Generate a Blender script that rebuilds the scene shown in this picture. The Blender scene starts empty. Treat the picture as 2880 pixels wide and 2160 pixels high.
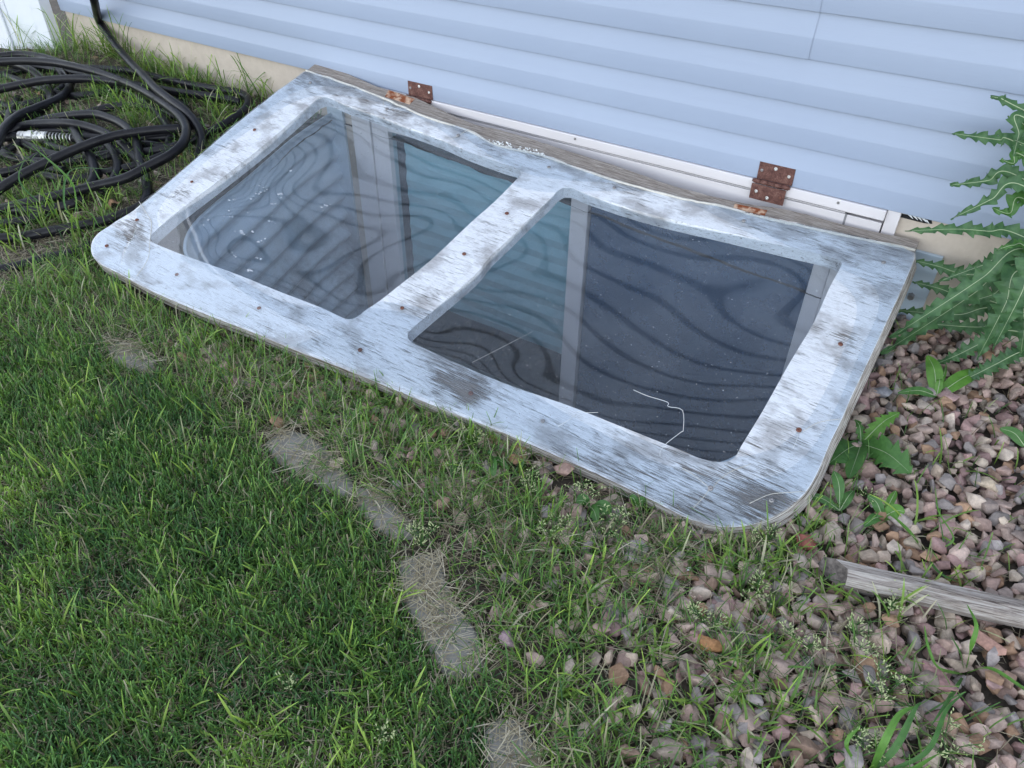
import bpy, bmesh, math, random
import numpy as np
from mathutils import Vector, Matrix, noise
from mathutils.geometry import delaunay_2d_cdt
random.seed(7); rng = np.random.default_rng(11)
sc = bpy.context.scene; COL = sc.collection
R = math.radians

# ---------------- camera ----------------
PITCH, YAW, ROLL, FPX = 0.6656398, -0.5789726, 0.0144052, 2150.0
CAM = Vector((0.0, -1.9409997, 0.8027048))
fw = Vector((math.sin(YAW)*math.cos(PITCH), math.cos(YAW)*math.cos(PITCH), -math.sin(PITCH)))
r0 = fw.cross(Vector((0, 0, 1))).normalized(); u0 = r0.cross(fw)
cr, sr = math.cos(ROLL), math.sin(ROLL)
rt = r0*cr + u0*sr; up = u0*cr - r0*sr
cd = bpy.data.cameras.new('camera'); cam = bpy.data.objects.new('camera', cd); COL.objects.link(cam)
cam.matrix_world = Matrix(((rt.x, up.x, -fw.x, CAM.x), (rt.y, up.y, -fw.y, CAM.y), (rt.z, up.z, -fw.z, CAM.z), (0, 0, 0, 1)))
cd.sensor_width = 36; cd.lens = FPX/2880*36; cd.clip_start = 0.02; cd.clip_end = 500
sc.camera = cam
# ---------------- world, sun, exposure ----------------
SUN_EL, SUN_AZ = R(36), R(12)      # the sun stands behind the house (towards +y)
w = bpy.data.worlds.new('World'); sc.world = w; w.use_nodes = True
nt = w.node_tree; bg = nt.nodes['Background']
sky = nt.nodes.new('ShaderNodeTexSky'); sky.sky_type = 'NISHITA'; sky.sun_disc = False
sky.sun_elevation = SUN_EL; sky.sun_rotation = SUN_AZ; sky.air_density = 1.0; sky.dust_density = 0.6; sky.ozone_density = 1.0
hs = nt.nodes.new('ShaderNodeHueSaturation'); hs.inputs['Saturation'].default_value = 0.36
nt.links.new(sky.outputs[0], hs.inputs['Color']); nt.links.new(hs.outputs[0], bg.inputs['Color'])
bg.inputs['Strength'].default_value = 0.15
sd = bpy.data.lights.new('sun', 'SUN'); sd.energy = 3.0; sd.angle = R(0.5); sd.color = (1, .95, .86)
so = bpy.data.objects.new('sun', sd); COL.objects.link(so)
sdir = Vector((math.sin(SUN_AZ)*math.cos(SUN_EL), math.cos(SUN_AZ)*math.cos(SUN_EL), math.sin(SUN_EL)))
so.rotation_euler = sdir.to_track_quat('Z', 'Y').to_euler(); so.location = (0, 6, 8)
vs = sc.view_settings; vs.view_transform = 'Standard'; vs.look = 'None'; vs.gamma = 1.0
vs.exposure = 2.1

# ---------------- helpers ----------------
def sstep(a, b, x):
    t = np.clip((x-a)/(b-a), 0, 1); return t*t*(3-2*t)
def ray(px, py): return fw + rt*((px-1440)/FPX) - up*((py-1080)/FPX)
def terr(x, y):                       # height of the soil
    yy = np.clip(y, -1.0, 0.0)
    l = -0.150+0.175*yy; r = -0.275+0.065*yy
    t = sstep(-2.1, 0.0, x)
    far = 0.004*np.sin(x*3.1+1)*np.sin(y*2.3)
    dip = .016*sstep(-2.25, -2.0, x)*sstep(-1.10, -.97, y)*(1-sstep(-.12, .1, x))
    return l*(1-t)+r*t+far-dip
def G(px, py, lift=0.0):              # a point on the ground (plus a height above it)
    d = ray(px, py); z = -0.28
    for _ in range(12):
        p = CAM + d*((z-CAM.z)/d.z)
        z = 0.5*z+0.5*(float(terr(p.x, min(p.y, 0)))+lift)
    return CAM + d*((z-CAM.z)/d.z)
def Wl(px, py, y=0.0):                # a point on the plane y = const (house wall)
    d = ray(px, py); return CAM + d*((y-CAM.y)/d.y)
def setc(o, label=None, cat=None, group=None, kind=None):
    if label: o['label'] = label
    if cat: o['category'] = cat
    if group: o['group'] = group
    if kind: o['kind'] = kind
    return o
def empty(name, loc, label=None, cat=None, group=None, rz=0):
    o = bpy.data.objects.new(name, None); COL.objects.link(o); o.location = loc; o.rotation_euler[2] = rz
    o.empty_display_size = 0.05
    return setc(o, label, cat, group)
def link(name, me, mats=None, parent=None, smooth=False, local=False):
    o = bpy.data.objects.new(name, me); COL.objects.link(o)
    if mats:
        for m in (mats if isinstance(mats, (list, tuple)) else [mats]): me.materials.append(m)
    if smooth: me.polygons.foreach_set('use_smooth', [True]*len(me.polygons))
    if parent:
        o.parent = parent
        if not local: o.matrix_parent_inverse = wm(parent).inverted()
    return o
def wm(o):
    m = o.matrix_basis.copy()
    if o.parent: m = wm(o.parent) @ o.matrix_parent_inverse @ m
    return m
def from_bm(name, bm, mats=None, parent=None, smooth=False, local=False):
    me = bpy.data.meshes.new(name); bm.to_mesh(me); bm.free()
    return link(name, me, mats, parent, smooth, local)
def box(bm, x0, x1, y0, y1, z0, z1, bev=0.0):
    g = bmesh.ops.create_cube(bm, size=1)
    for v in g['verts']:
        v.co = Vector((x0+(v.co.x+.5)*(x1-x0), y0+(v.co.y+.5)*(y1-y0), z0+(v.co.z+.5)*(z1-z0)))
    if bev:
        es = list({e for v in g['verts'] for e in v.link_edges})
        bmesh.ops.bevel(bm, geom=es, offset=bev, segments=2, affect='EDGES', profile=.5)
def catmull(P, n=8):
    P = [Vector(p) for p in P]; out = []
    Q = [P[0]*2-P[1]]+P+[P[-1]*2-P[-2]]
    for i in range(1, len(Q)-2):
        a, b, c, d = Q[i-1:i+3]
        for k in range(n):
            t = k/n
            out.append(0.5*((2*b)+(c-a)*t+(2*a-5*b+4*c-d)*t*t+(-a+3*b-3*c+d)*t**3))
    out.append(P[-1]); return out
def tube(bm, pts, rad, seg=10, cap=True):
    pts = [Vector(p) for p in pts]; n = len(pts); rings = []
    rad = rad if isinstance(rad, (list, tuple)) else [rad]*n
    nrm = None
    for i, p in enumerate(pts):
        t = (pts[min(i+1, n-1)]-pts[max(i-1, 0)]).normalized()
        if nrm is None:
            nrm = t.orthogonal().normalized()
        nrm = (nrm-t*nrm.dot(t)).normalized(); b = t.cross(nrm)
        rings.append([bm.verts.new(p+(nrm*math.cos(2*math.pi*k/seg)+b*math.sin(2*math.pi*k/seg))*rad[i]) for k in range(seg)])
    for a, c in zip(rings, rings[1:]):
        for k in range(seg): bm.faces.new((a[k], a[(k+1) % seg], c[(k+1) % seg], c[k]))
    if cap:
        bm.faces.new(rings[0][::-1]); bm.faces.new(rings[-1])
def np_mesh(name, V, F4=None, F3=None, col=None):
    me = bpy.data.meshes.new(name)
    me.vertices.add(len(V)); me.vertices.foreach_set('co', np.asarray(V, np.float32).ravel())
    parts = []; starts = []; s = 0
    for F, k in ((F4, 4), (F3, 3)):
        if F is not None and len(F):
            parts.append(np.asarray(F, np.int32).ravel()); starts.append(s+np.arange(len(F))*k); s += len(F)*k
    idx = np.concatenate(parts); st = np.concatenate(starts)
    me.loops.add(len(idx)); me.loops.foreach_set('vertex_index', idx)
    me.polygons.add(len(st)); me.polygons.foreach_set('loop_start', st.astype(np.int32))
    me.update(calc_edges=True)
    if col is not None:
        a = me.color_attributes.new('tint', 'FLOAT_COLOR', 'POINT')
        c = np.ones((len(V), 4), np.float32); c[:, :3] = col; a.data.foreach_set('color', c.ravel())
    return me

# ---------------- materials ----------------
class NB:
    def __init__(s, name):
        s.m = bpy.data.materials.new(name); s.m.use_nodes = True; s.t = s.m.node_tree; s.N = s.t.nodes; s.L = s.t.links
        s.p = s.N['Principled BSDF']; s.out = s.N['Material Output']
    def n(s, typ, **kw):
        d = s.N.new('ShaderNode'+typ)
        for k, v in kw.items(): setattr(d, k, v)
        return d
    def set(s, sock, v):
        if isinstance(v, bpy.types.NodeSocket): s.L.new(v, sock)
        else: sock.default_value = v if not (isinstance(v, tuple) and len(v) == 3 and sock.type == 'RGBA') else (*v, 1)
    def co(s, scale=(1, 1, 1), kind='Object', loc=(0, 0, 0), rot=(0, 0, 0)):
        c = s.n('TexCoord'); m = s.n('Mapping'); m.inputs['Scale'].default_value = scale
        m.inputs['Location'].default_value = loc; m.inputs['Rotation'].default_value = rot
        s.L.new(c.outputs[kind], m.inputs[0]); return m.outputs[0]
    def noise(s, co, scale, detail=4, rough=.55, dist=0):
        d = s.n('TexNoise'); d.inputs['Scale'].default_value = scale; d.inputs['Detail'].default_value = detail
        d.inputs['Roughness'].default_value = rough; d.inputs['Distortion'].default_value = dist
        s.L.new(co, d.inputs['Vector']); return d.outputs['Fac']
    def math(s, op, a, b=0.0, c=None, clamp=False):
        d = s.n('Math', operation=op, use_clamp=clamp); s.set(d.inputs[0], a); s.set(d.inputs[1], b)
        if c is not None: s.set(d.inputs[2], c)
        return d.outputs[0]
    def ramp(s, f, stops, interp='LINEAR'):
        d = s.n('ValToRGB'); d.color_ramp.interpolation = interp; e = d.color_ramp.elements
        while len(e) < len(stops): e.new(0.5)
        for i, (p, c) in enumerate(stops):
            e[i].position = p; e[i].color = (*(c if isinstance(c, tuple) else (c, c, c)), 1)
        s.L.new(f, d.inputs[0]); return d.outputs[0]
    def mix(s, f, a, b, mode='MIX'):
        d = s.n('Mix', data_type='RGBA', blend_type=mode); s.set(d.inputs[0], f); s.set(d.inputs[6], a); s.set(d.inputs[7], b)
        return d.outputs[2]
    def bump(s, h, dist, strength=1.0):
        d = s.n('Bump'); d.inputs['Distance'].default_value = dist; d.inputs['Strength'].default_value = strength
        s.L.new(h, d.inputs['Height']); s.L.new(d.outputs[0], s.p.inputs['Normal']); return d
    def fres(s, ior):                     # the same Fresnel reflection on both faces of a thin sheet
        g = s.n('NewGeometry'); f = s.n('Fresnel'); s.L.new(s.math('MULTIPLY_ADD', g.outputs['Backfacing'], 1/ior-ior, ior), f.inputs[0]); return f
    def fin(s, color, rough=.6, metal=0.0, spec=None):
        s.set(s.p.inputs['Base Color'], color); s.set(s.p.inputs['Roughness'], rough); s.set(s.p.inputs['Metallic'], metal)
        if spec is not None: s.p.inputs['Specular IOR Level'].default_value = spec
        return s.m
def simple(name, col, rough=.6, metal=0.0, var=.12, scale=30, bump=0.0, spec=None):
    b = NB(name); c = b.co(); n = b.noise(c, scale, 5)
    lo = tuple(max(0, x*(1-var)) for x in col); hi = tuple(min(1, x*(1+var)) for x in col)
    cc = b.ramp(n, [(.3, lo), (.7, hi)])
    if bump: b.bump(n, bump)
    return b.fin(cc, rough, metal, spec)

def m_siding():
    b = NB('pale_blue_vinyl'); c = b.co((1.2, 1, 60)); g = b.noise(c, 9, 6, .6)
    big = b.noise(b.co((.8, 1, 1.5)), 1.6, 3)
    col = b.ramp(big, [(.3, (.295, .350, .458)), (.7, (.318, .374, .480))])
    dirt = b.ramp(b.noise(b.co((1, 1, 1)), 55, 6, .7), [(.68, (1, 1, 1)), (.80, (.86, .86, .85))])
    col = b.mix(.5, col, dirt, 'MULTIPLY')
    b.bump(g, .0006, .6); return b.fin(col, .42, 0, .4)
def m_paint():
    b = NB('weathered_white_painted_plywood')
    big = b.noise(b.co((1, 1.3, 1)), 3.2, 3, .5)
    mid = b.noise(b.co((3, 9, 3)), 4, 4, .6)
    st = b.noise(b.co((4.5, 190, 60)), 3.0, 8, .74, .5)
    fine = b.noise(b.co((11, 240, 90)), 2.6, 7, .78, .3)
    s = b.math('MULTIPLY_ADD', b.math('SUBTRACT', big, .5), .30, b.math('MULTIPLY_ADD', b.math('SUBTRACT', mid, .5), .35, st))
    # more wear near the back edge, the screws and known bald spots
    sep = b.n('SeparateXYZ'); b.L.new(b.co(), sep.inputs[0])
    back = b.math('MULTIPLY', b.ramp(b.math('MULTIPLY', sep.outputs[1], -6.0), [(.3, 1.0), (.95, 0.0)]), .07)
    s = b.math('ADD', s, back)
    vec = b.co()
    for (x, y, rr, a) in WEAR:
        d = b.n('VectorMath', operation='DISTANCE'); b.L.new(vec, d.inputs[0]); d.inputs[1].default_value = (x, y, 0)
        q = b.math('MULTIPLY', b.math('SUBTRACT', 1.0, b.math('DIVIDE', d.outputs['Value'], rr), clamp=True), a)
        s = b.math('ADD', s, q)
    mask = b.ramp(s, [(.615, 0.0), (.66, 1.0)])
    wood = b.ramp(fine, [(.3, (.075, .065, .062)), (.5, (.22, .19, .17)), (.75, (.38, .35, .33))])
    grime = b.noise(b.co((1.6, 2.5, 2)), 5, 5, .6)
    paint = b.ramp(fine, [(.30, (.25, .25, .27)), (.39, (.56, .585, .63)), (.47, (.77, .80, .85))])
    gb = b.math('ADD', grime, b.math('MULTIPLY', back, 2.0))
    paint = b.mix(b.ramp(gb, [(.50, 0.0), (.64, .75)]), paint, (.33, .325, .335))
    col = b.mix(mask, paint, wood)
    crack = b.ramp(b.noise(b.co((5, 210, 60), loc=(3, 1, 0)), 3, 6, .75, .6), [(.60, 0.0), (.64, 1.0)])
    col = b.mix(b.math('MULTIPLY', crack, .9), col, (.10, .085, .085))
    h = b.math('SUBTRACT', b.math('SUBTRACT', fine, b.math('MULTIPLY', mask, .9)), crack)
    b.bump(h, .0022, 1.0); return b.fin(col, .62, 0, .35)
def m_barewood(name='bare_grey_weathered_wood', rust=False, sc_=(5, 150, 60), light=False):
    b = NB(name); st = b.noise(b.co(sc_), 3.0, 8, .75, .8); fine = b.noise(b.co((20, 380, 90)), 2.2, 5, .7)
    if light: col = b.ramp(st, [(.36, (.07, .055, .05)), (.46, (.27, .235, .21)), (.60, (.46, .43, .40)), (.72, (.60, .58, .56))])
    else: col = b.ramp(st, [(.36, (.09, .07, .055)), (.47, (.24, .205, .18)), (.60, (.40, .37, .34)), (.72, (.58, .57, .55))])
    col = b.mix(.35, col, b.ramp(fine, [(.3, .25), (.7, .8)]), 'OVERLAY')
    if rust:
        r = b.ramp(b.noise(b.co(), 45, 5), [(.40, 0.0), (.55, 1.0)]); col = b.mix(r, (.60, .42, .30), b.ramp(fine, [(.3, (.14, .03, .012)), (.7, (.36, .12, .05))]))
    b.bump(st, .0030, 1.0); return b.fin(col, .8, 0, .2)
def m_ply_edge():
    b = NB('layered_plywood_edge')
    lay = b.noise(b.co((2.5, 2.5, 330)), 1.0, 4, .7)
    n2 = b.noise(b.co((18, 18, 260)), 1.3, 6, .75, .5)
    s = b.math('ADD', b.math('MULTIPLY', lay, .55), b.math('MULTIPLY', n2, .45))
    col = b.ramp(s, [(.40, (.05, .04, .033)), (.47, (.27, .225, .19)), (.52, (.56, .53, .50)), (.60, (.74, .73, .72))])
    b.bump(s, .004, 1.0); return b.fin(col, .75, 0, .2)
def m_acrylic():
    b = NB('scuffed_clear_acrylic')
    tr = b.n('BsdfTransparent'); tr.inputs[0].default_value = (.93, .955, .975, 1)
    gl = b.n('BsdfGlossy'); gl.inputs['Roughness'].default_value = .012; gl.inputs[0].default_value = (1, 1, 1, 1)
    fr = b.fres(1.49)
    m1 = b.n('MixShader'); b.L.new(b.math('MULTIPLY', fr.outputs[0], 1.15), m1.inputs[0]); b.L.new(tr.outputs[0], m1.inputs[1]); b.L.new(gl.outputs[0], m1.inputs[2])
    df = b.n('BsdfDiffuse'); df.inputs[0].default_value = (.72, .74, .77, 1)
    # paint flecks, dust and scratches lying on the sheet
    sp = b.ramp(b.noise(b.co(), 165, 2, .5), [(.725, 0.0), (.75, 1.0)])
    cl = b.ramp(b.noise(b.co(), 5.0, 2), [(.48, 0.0), (.66, 1.0)])
    fk = b.math('MULTIPLY', b.ramp(b.noise(b.co((1, 2.4, 1), rot=(0, 0, .5)), 42, 7, .8), [(.655, 0.0), (.69, 1.0)]), cl)
    sx = b.n('SeparateXYZ'); b.L.new(b.co(), sx.inputs[0])
    lf = b.ramp(b.math('MULTIPLY', sx.outputs[0], .5), [(.20, 1.0), (.32, .0)])
    fk = b.math('MULTIPLY', fk, lf)
    sw = b.ramp(b.noise(b.co((1.6, 46, 1), rot=(0, 0, .9)), 5, 3, .6, .2), [(.70, 0.0), (.78, .16)])
    hz = b.math('MULTIPLY_ADD', b.noise(b.co(), 6, 5), .05, -.008)
    f = b.math('ADD', b.math('ADD', b.math('MULTIPLY', sp, .40), b.math('MULTIPLY', fk, .65)), b.math('ADD', sw, hz), clamp=True)
    m2 = b.n('MixShader'); b.L.new(f, m2.inputs[0]); b.L.new(m1.outputs[0], m2.inputs[1]); b.L.new(df.outputs[0], m2.inputs[2])
    b.L.new(m2.outputs[0], b.out.inputs[0]); return b.m
def m_glass():
    b = NB('window_glass'); tr = b.n('BsdfTransparent'); tr.inputs[0].default_value = (.78, .90, .94, 1)
    gl = b.n('BsdfGlossy'); gl.inputs['Roughness'].default_value = .02
    fr = b.fres(1.52)
    m1 = b.n('MixShader'); b.L.new(b.math('MULTIPLY', fr.outputs[0], 1.8, clamp=True), m1.inputs[0]); b.L.new(tr.outputs[0], m1.inputs[1]); b.L.new(gl.outputs[0], m1.inputs[2])
    b.L.new(m1.outputs[0], b.out.inputs[0]); return b.m
def m_screen():
    b = NB('insect_screen'); tr = b.n('BsdfTransparent'); tr.inputs[0].default_value = (1, 1, 1, 1)
    df = b.n('BsdfDiffuse'); n = b.noise(b.co(), 9, 6, .7)
    b.L.new(b.ramp(n, [(.3, (.055, .095, .165)), (.7, (.095, .14, .215))]), df.inputs[0])
    m1 = b.n('MixShader'); m1.inputs[0].default_value = .72; b.L.new(tr.outputs[0], m1.inputs[1]); b.L.new(df.outputs[0], m1.inputs[2])
    b.L.new(m1.outputs[0], b.out.inputs[0]); return b.m
def m_galv():
    b = NB('galvanised_steel'); n = b.noise(b.co(), 14, 6, .65); s = b.noise(b.co((1, 1, 1)), 4.5, 5, .7, .5)
    col = b.ramp(n, [(.3, (.42, .51, .61)), (.7, (.50, .59, .67))])
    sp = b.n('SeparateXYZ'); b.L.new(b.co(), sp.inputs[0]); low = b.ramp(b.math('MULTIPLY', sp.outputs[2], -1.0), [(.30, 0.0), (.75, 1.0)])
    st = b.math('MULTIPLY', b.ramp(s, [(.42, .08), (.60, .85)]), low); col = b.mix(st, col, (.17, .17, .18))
    return b.fin(col, .5, .25)
def m_grass():
    b = NB('grass_blades'); a = b.n('Attribute', attribute_name='tint'); sep = b.n('SeparateColor'); b.L.new(a.outputs['Color'], sep.inputs[0])
    g = b.ramp(sep.outputs[0], [(0.0, (.032, .090, .030)), (.45, (.085, .180, .042)), (.8, (.165, .275, .050)), (1.0, (.27, .39, .07))])
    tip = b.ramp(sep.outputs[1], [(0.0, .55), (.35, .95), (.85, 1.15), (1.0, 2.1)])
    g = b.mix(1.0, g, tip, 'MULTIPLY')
    dry = b.ramp(sep.outputs[0], [(0.0, (.17, .135, .09)), (.5, (.36, .31, .22)), (1.0, (.58, .53, .43))])
    col = b.mix(sep.outputs[2], g, dry)
    b.fin(col, .48, 0, .4)
    tl = b.n('BsdfTranslucent'); b.L.new(b.mix(1.0, col, (1.3, 1.4, .8), 'MULTIPLY'), tl.inputs[0])
    m = b.n('MixShader'); m.inputs[0].default_value = .28; b.L.new(b.p.outputs[0], m.inputs[1]); b.L.new(tl.outputs[0], m.inputs[2]); b.L.new(m.outputs[0], b.out.inputs[0])
    return b.m
def m_leaf(name, lo, hi):
    b = NB(name); n = b.noise(b.co(), 60, 4)
    col = b.ramp(n, [(.3, lo), (.7, hi)]); b.fin(col, .45, 0, .4); b.bump(b.noise(b.co(), 140, 3), .0012, .6)
    tl = b.n('BsdfTranslucent'); b.L.new(b.mix(1.0, col, (1.5, 1.5, .8), 'MULTIPLY'), tl.inputs[0])
    m = b.n('MixShader'); m.inputs[0].default_value = .25; b.L.new(b.p.outputs[0], m.inputs[1]); b.L.new(tl.outputs[0], m.inputs[2]); b.L.new(m.outputs[0], b.out.inputs[0])
    return b.m
def m_stone():
    b = NB('crushed_stone'); a = b.n('Attribute', attribute_name='tint')
    n = b.noise(b.co(), 38, 8, .7); n2 = b.noise(b.co(), 170, 5, .7)
    col = b.mix(.75, a.outputs['Color'], b.ramp(n, [(.25, (.45, .42, .42)), (.5, (.95, .95, .95)), (.72, (1.5, 1.45, 1.4))]), 'MULTIPLY')
    col = b.mix(.6, col, b.ramp(n2, [(.3, (.7, .7, .7)), (.6, (1.15, 1.15, 1.15))]), 'MULTIPLY')
    b.bump(b.math('ADD', b.math('MULTIPLY', n, .8), b.math('MULTIPLY', n2, .35)), .004, .8); return b.fin(col, .82, 0, .25)
def m_soil():
    b = NB('dry_soil'); n = b.noise(b.co(), 22, 8, .7); n2 = b.noise(b.co(), 210, 4, .7)
    col = b.ramp(n, [(.3, (.035, .028, .021)), (.55, (.085, .07, .054)), (.75, (.16, .135, .105))])
    col = b.mix(.6, col, b.ramp(n2, [(.3, .5), (.7, 1.2)]), 'MULTIPLY'); b.bump(b.math('ADD', n, b.math('MULTIPLY', n2, .5)), .010); return b.fin(col, .92)
def m_rust():
    b = NB('rusted_steel'); n = b.noise(b.co(), 260, 6, .7); n2 = b.noise(b.co(), 60, 4)
    col = b.ramp(b.math('ADD', b.math('MULTIPLY', n, .6), b.math('MULTIPLY', n2, .4)), [(.36, (.05, .018, .015)), (.5, (.115, .046, .036)), (.66, (.22, .12, .095))])
    b.bump(n, .0008); return b.fin(col, .7, .15)
def m_concrete(name, lo, hi, sc_=40):
    b = NB(name); n = b.noise(b.co(), sc_, 8, .7); p = b.noise(b.co(), 5, 4)
    col = b.mix(.5, b.ramp(n, [(.3, lo), (.7, hi)]), b.ramp(p, [(.3, lo), (.7, hi)])); pit = b.ramp(b.noise(b.co(), 120, 2), [(.72, 0.0), (.78, 1.0)])
    col = b.mix(b.math('MULTIPLY', pit, .6), col, tuple(x*.35 for x in lo)); b.bump(b.math('SUBTRACT', n, pit), .002); return b.fin(col, .85)
def m_rubber():
    b = NB('black_rubber'); n = b.noise(b.co(), 35, 6, .7); col = b.ramp(n, [(.35, (.004, .004, .006)), (.7, (.013, .013, .017))])
    rg = b.ramp(b.noise(b.co(), 12, 4), [(.3, .27), (.7, .46)]); b.bump(b.noise(b.co(), 420, 2), .0004, .5); return b.fin(col, rg, 0, .28)

# ---------------- the sloping cover: local frame ----------------
A = Wl(885, 182, -0.004); B = Wl(2587, 678, -0.004)
ex = (B-A).normalized(); TILT = R(16.0)
e = Vector((0, math.cos(TILT), math.sin(TILT))); ey = (e-ex*e.dot(ex)).normalized(); ez = ex.cross(ey)
MC = Matrix(((ex.x, ey.x, ez.x, A.x), (ex.y, ey.y, ez.y, A.y), (ex.z, ey.z, ez.z, A.z), (0, 0, 0, 1))); MCi = MC.inverted()
def P(px, py):                        # photograph point on the cover's top face, in the cover's own coordinates
    d = ray(px, py); k = (A-CAM).dot(ez)/d.dot(ez); q = MCi @ (CAM+d*k); return (q.x, q.y)
OUT_BACK = [(885,180),(960,200),(1060,243),(1164,273),(1220,299),(1329,347),(1394,362),(1481,386),(1576,417),(1741,469),(1900,524),(2077,568),(2216,590),(2384,634),(2587,678)]
OUT_RIGHT = [(2575,720),(2545,794),(2441,1019),(2397,1111),(2363,1189),(2337,1241),(2308,1310),(2289,1349),(2263,1388),(2224,1424),(2190,1446),(2163,1459),(2115,1475),(2050,1483),(1990,1475),(1963,1466)]
OUT_FRONT = [(1920,1451),(1741,1362),(1524,1264),(1394,1208),(1264,1158),(1134,1106),(960,1034),(825,982),(694,928),(564,878),(434,822),(369,788),(312,758),(282,742),(262,722),(256,700),(260,677),(278,655),(304,638)]
OUT_LEFT = [(330,620),(391,581),(521,473),(651,360),(781,256),(859,200)]
BEAD = [(861,199),(962,233),(1081,278),(1199,330),(1320,369),(1394,408),(1524,438),(1611,469),(1741,512),(1920,560),(2027,580),(2121,606),(2216,628),(2375,663),(2574,704)]
HOLE_L = [(896,277),(877,291),(753,399),(642,487),(500,595),(436,650),(422,668),(432,683),(512,716),(547,729),(668,772),(781,818),(900,864),(960,892),(986,898),(1008,889),(1029,872),(1068,846),(1134,794),(1214,730),(1324,626),(1390,568),(1457,500),(1464,487),(1455,473),(1419,462),(1318,426),(1240,392),(1145,357),(1070,327),(975,295),(935,278),(915,272)]
HOLE_R = [(1585,527),(1567,538),(1550,557),(1492,612),(1434,669),(1376,724),(1333,776),(1220,872),(1155,928),(1147,944),(1153,959),(1186,976),(1307,1032),(1437,1085),(1589,1137),(1698,1180),(1828,1232),(1920,1268),(1963,1287),(2007,1298),(2042,1298),(2068,1284),(2085,1254),(2133,1176),(2163,1124),(2224,1015),(2289,907),(2332,811),(2364,752),(2367,740),(2355,729),(2311,716),(2216,694),(2058,656),(1900,620),(1785,590),(1654,547),(1611,529)]
SCREWS = [(874,235),(717,368),(541,514),(387,621),(302,694),(499,775),(730,869),(1014,987),(1325,1109),(1527,1187),(1998,1376),(2169,1410),(2246,1212),(2363,971),(2484,741),(2091,624),(1728,531),(1544,473),(1289,383),(1089,309),(1426,603),(1306,717),(1132,869)]
WEAR = []
for (px, py, rr, a) in [(1300,1085,.085,.20),(1330,1110,.05,.14),(2169,1410,.09,.20),(2246,1215,.07,.13),(1014,985,.05,.10),(730,869,.04,.07),(360,650,.09,.12),(2370,965,.06,.08),(500,540,.08,.10),(2060,1330,.14,.07),(640,480,.06,.06),(1600,1265,.09,.05),(1750,1330,.09,.05),(1427,500,.06,.07),(1980,1440,.13,.08),(1440,1160,.10,.06)]:
    q = P(px, py); WEAR.append((q[0], q[1], rr, a))

M = dict(siding=m_siding(), paint=m_paint(), bare=m_barewood(), ply=m_ply_edge(), acr=m_acrylic(), glass=m_glass(), screen=m_screen(),
         galv=m_galv(), grass=m_grass(), stone=m_stone(), soil=m_soil(), rust=m_rust(), rubber=m_rubber(),
         fnd=m_concrete('beige_foundation_concrete', (.42, .36, .30), (.54, .47, .40)),
         edging=m_concrete('grey_edging_concrete', (.20, .195, .185), (.34, .33, .31), 60),
         gap_shadow=simple('grey_gap_shadow', (.20, .20, .21), .6), vinyl=simple('white_vinyl', (.61, .585, .60), .35, var=.04, scale=4),
         fence=simple('white_fence_vinyl', (.72, .75, .80), .35, var=.03, scale=4),
         shade=simple('pale_window_shade', (.78, .82, .80), .8, var=.04),
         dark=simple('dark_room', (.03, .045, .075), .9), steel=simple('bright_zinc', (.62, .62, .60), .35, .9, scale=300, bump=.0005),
         rscrew=simple('rusty_screw', (.16, .065, .045), .6, .3, var=.4, scale=500), gscrew=simple('grey_screw', (.30, .29, .29), .4, .7, var=.2, scale=500),
         bead=simple('yellowed_sealant', (.56, .54, .49), .6, var=.12, scale=80, bump=.002), fleck=simple('dusty_paint_fleck', (.45, .48, .53), .7, var=.1), flake=simple('peeling_white_paint', (.68, .70, .71), .6, var=.08),
         mortise=m_barewood('rust_stained_wood', True), stake=m_barewood('silvery_weathered_timber', False, (3.5, 70, 70), True),
         thistle=m_leaf('blue_green_leaf', (.040, .105, .045), (.080, .175, .068)), lightleaf=m_leaf('fresh_green_leaf', (.075, .19, .03), (.12, .28, .045)),
         midleaf=m_leaf('mid_green_leaf', (.045, .13, .03), (.08, .20, .05)), rib=simple('pale_midrib', (.38, .46, .28), .5), seed=simple('pale_seed_head', (.42, .47, .24), .6, var=.25, scale=200),
         deadleaf=simple('dead_leaf', (.34, .20, .12), .8, var=.4, scale=60, bump=.002), roof=simple('roof_shingle', (.09, .085, .08), .9), gap_dark=simple('black_gap', (.01, .01, .012), .9))

# ---------------- ground ----------------
WELL = [(-2.062,.012),(-2.062,-.1),(-2.055,-.2),(-2.03,-.33),(-2.005,-.46),(-1.985,-.6),(-1.955,-.71),(-1.90,-.785),(-1.82,-.832),(-1.70,-.855)]
WELL = [tuple(p) for p in WELL] + [(-1.38,-.86),(-1.05,-.862),(-.72,-.86)] + [(-2.20-x, y) for x, y in WELL[::-1]]
WELL = [(v.x, v.y) for v in catmull([(x, y, 0) for x, y in WELL], 6)]
def in_well(x, y, grow=0.0):
    W = np.array(WELL); c = np.array([-1.05, -.4])
    if grow: W = c+(W-c)*(1+grow/np.linalg.norm(W-c, axis=1))[:, None]
    ins = np.zeros(np.shape(x), bool); n = len(W); j = n-1
    for i in range(n):
        xi, yi = W[i]; xj, yj = W[j]
        if yi != yj: ins ^= ((yi > y) != (yj > y)) & (x < (xj-xi)*(y-yi)/(yj-yi)+xi)
        j = i
    return ins & (np.asarray(y) < .03)
def axis(lo, hi, a, b, st, coarse):
    mid = np.arange(a, b+st/2, st); l = [a]; s = st
    while l[-1] > lo: s *= 1.35; l.append(max(lo, l[-1]-min(s, coarse)))
    r = [b]; s = st
    while r[-1] < hi: s *= 1.35; r.append(min(hi, r[-1]+min(s, coarse)))
    return np.concatenate([np.array(l[1:][::-1]), mid, np.array(r[1:])])
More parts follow.
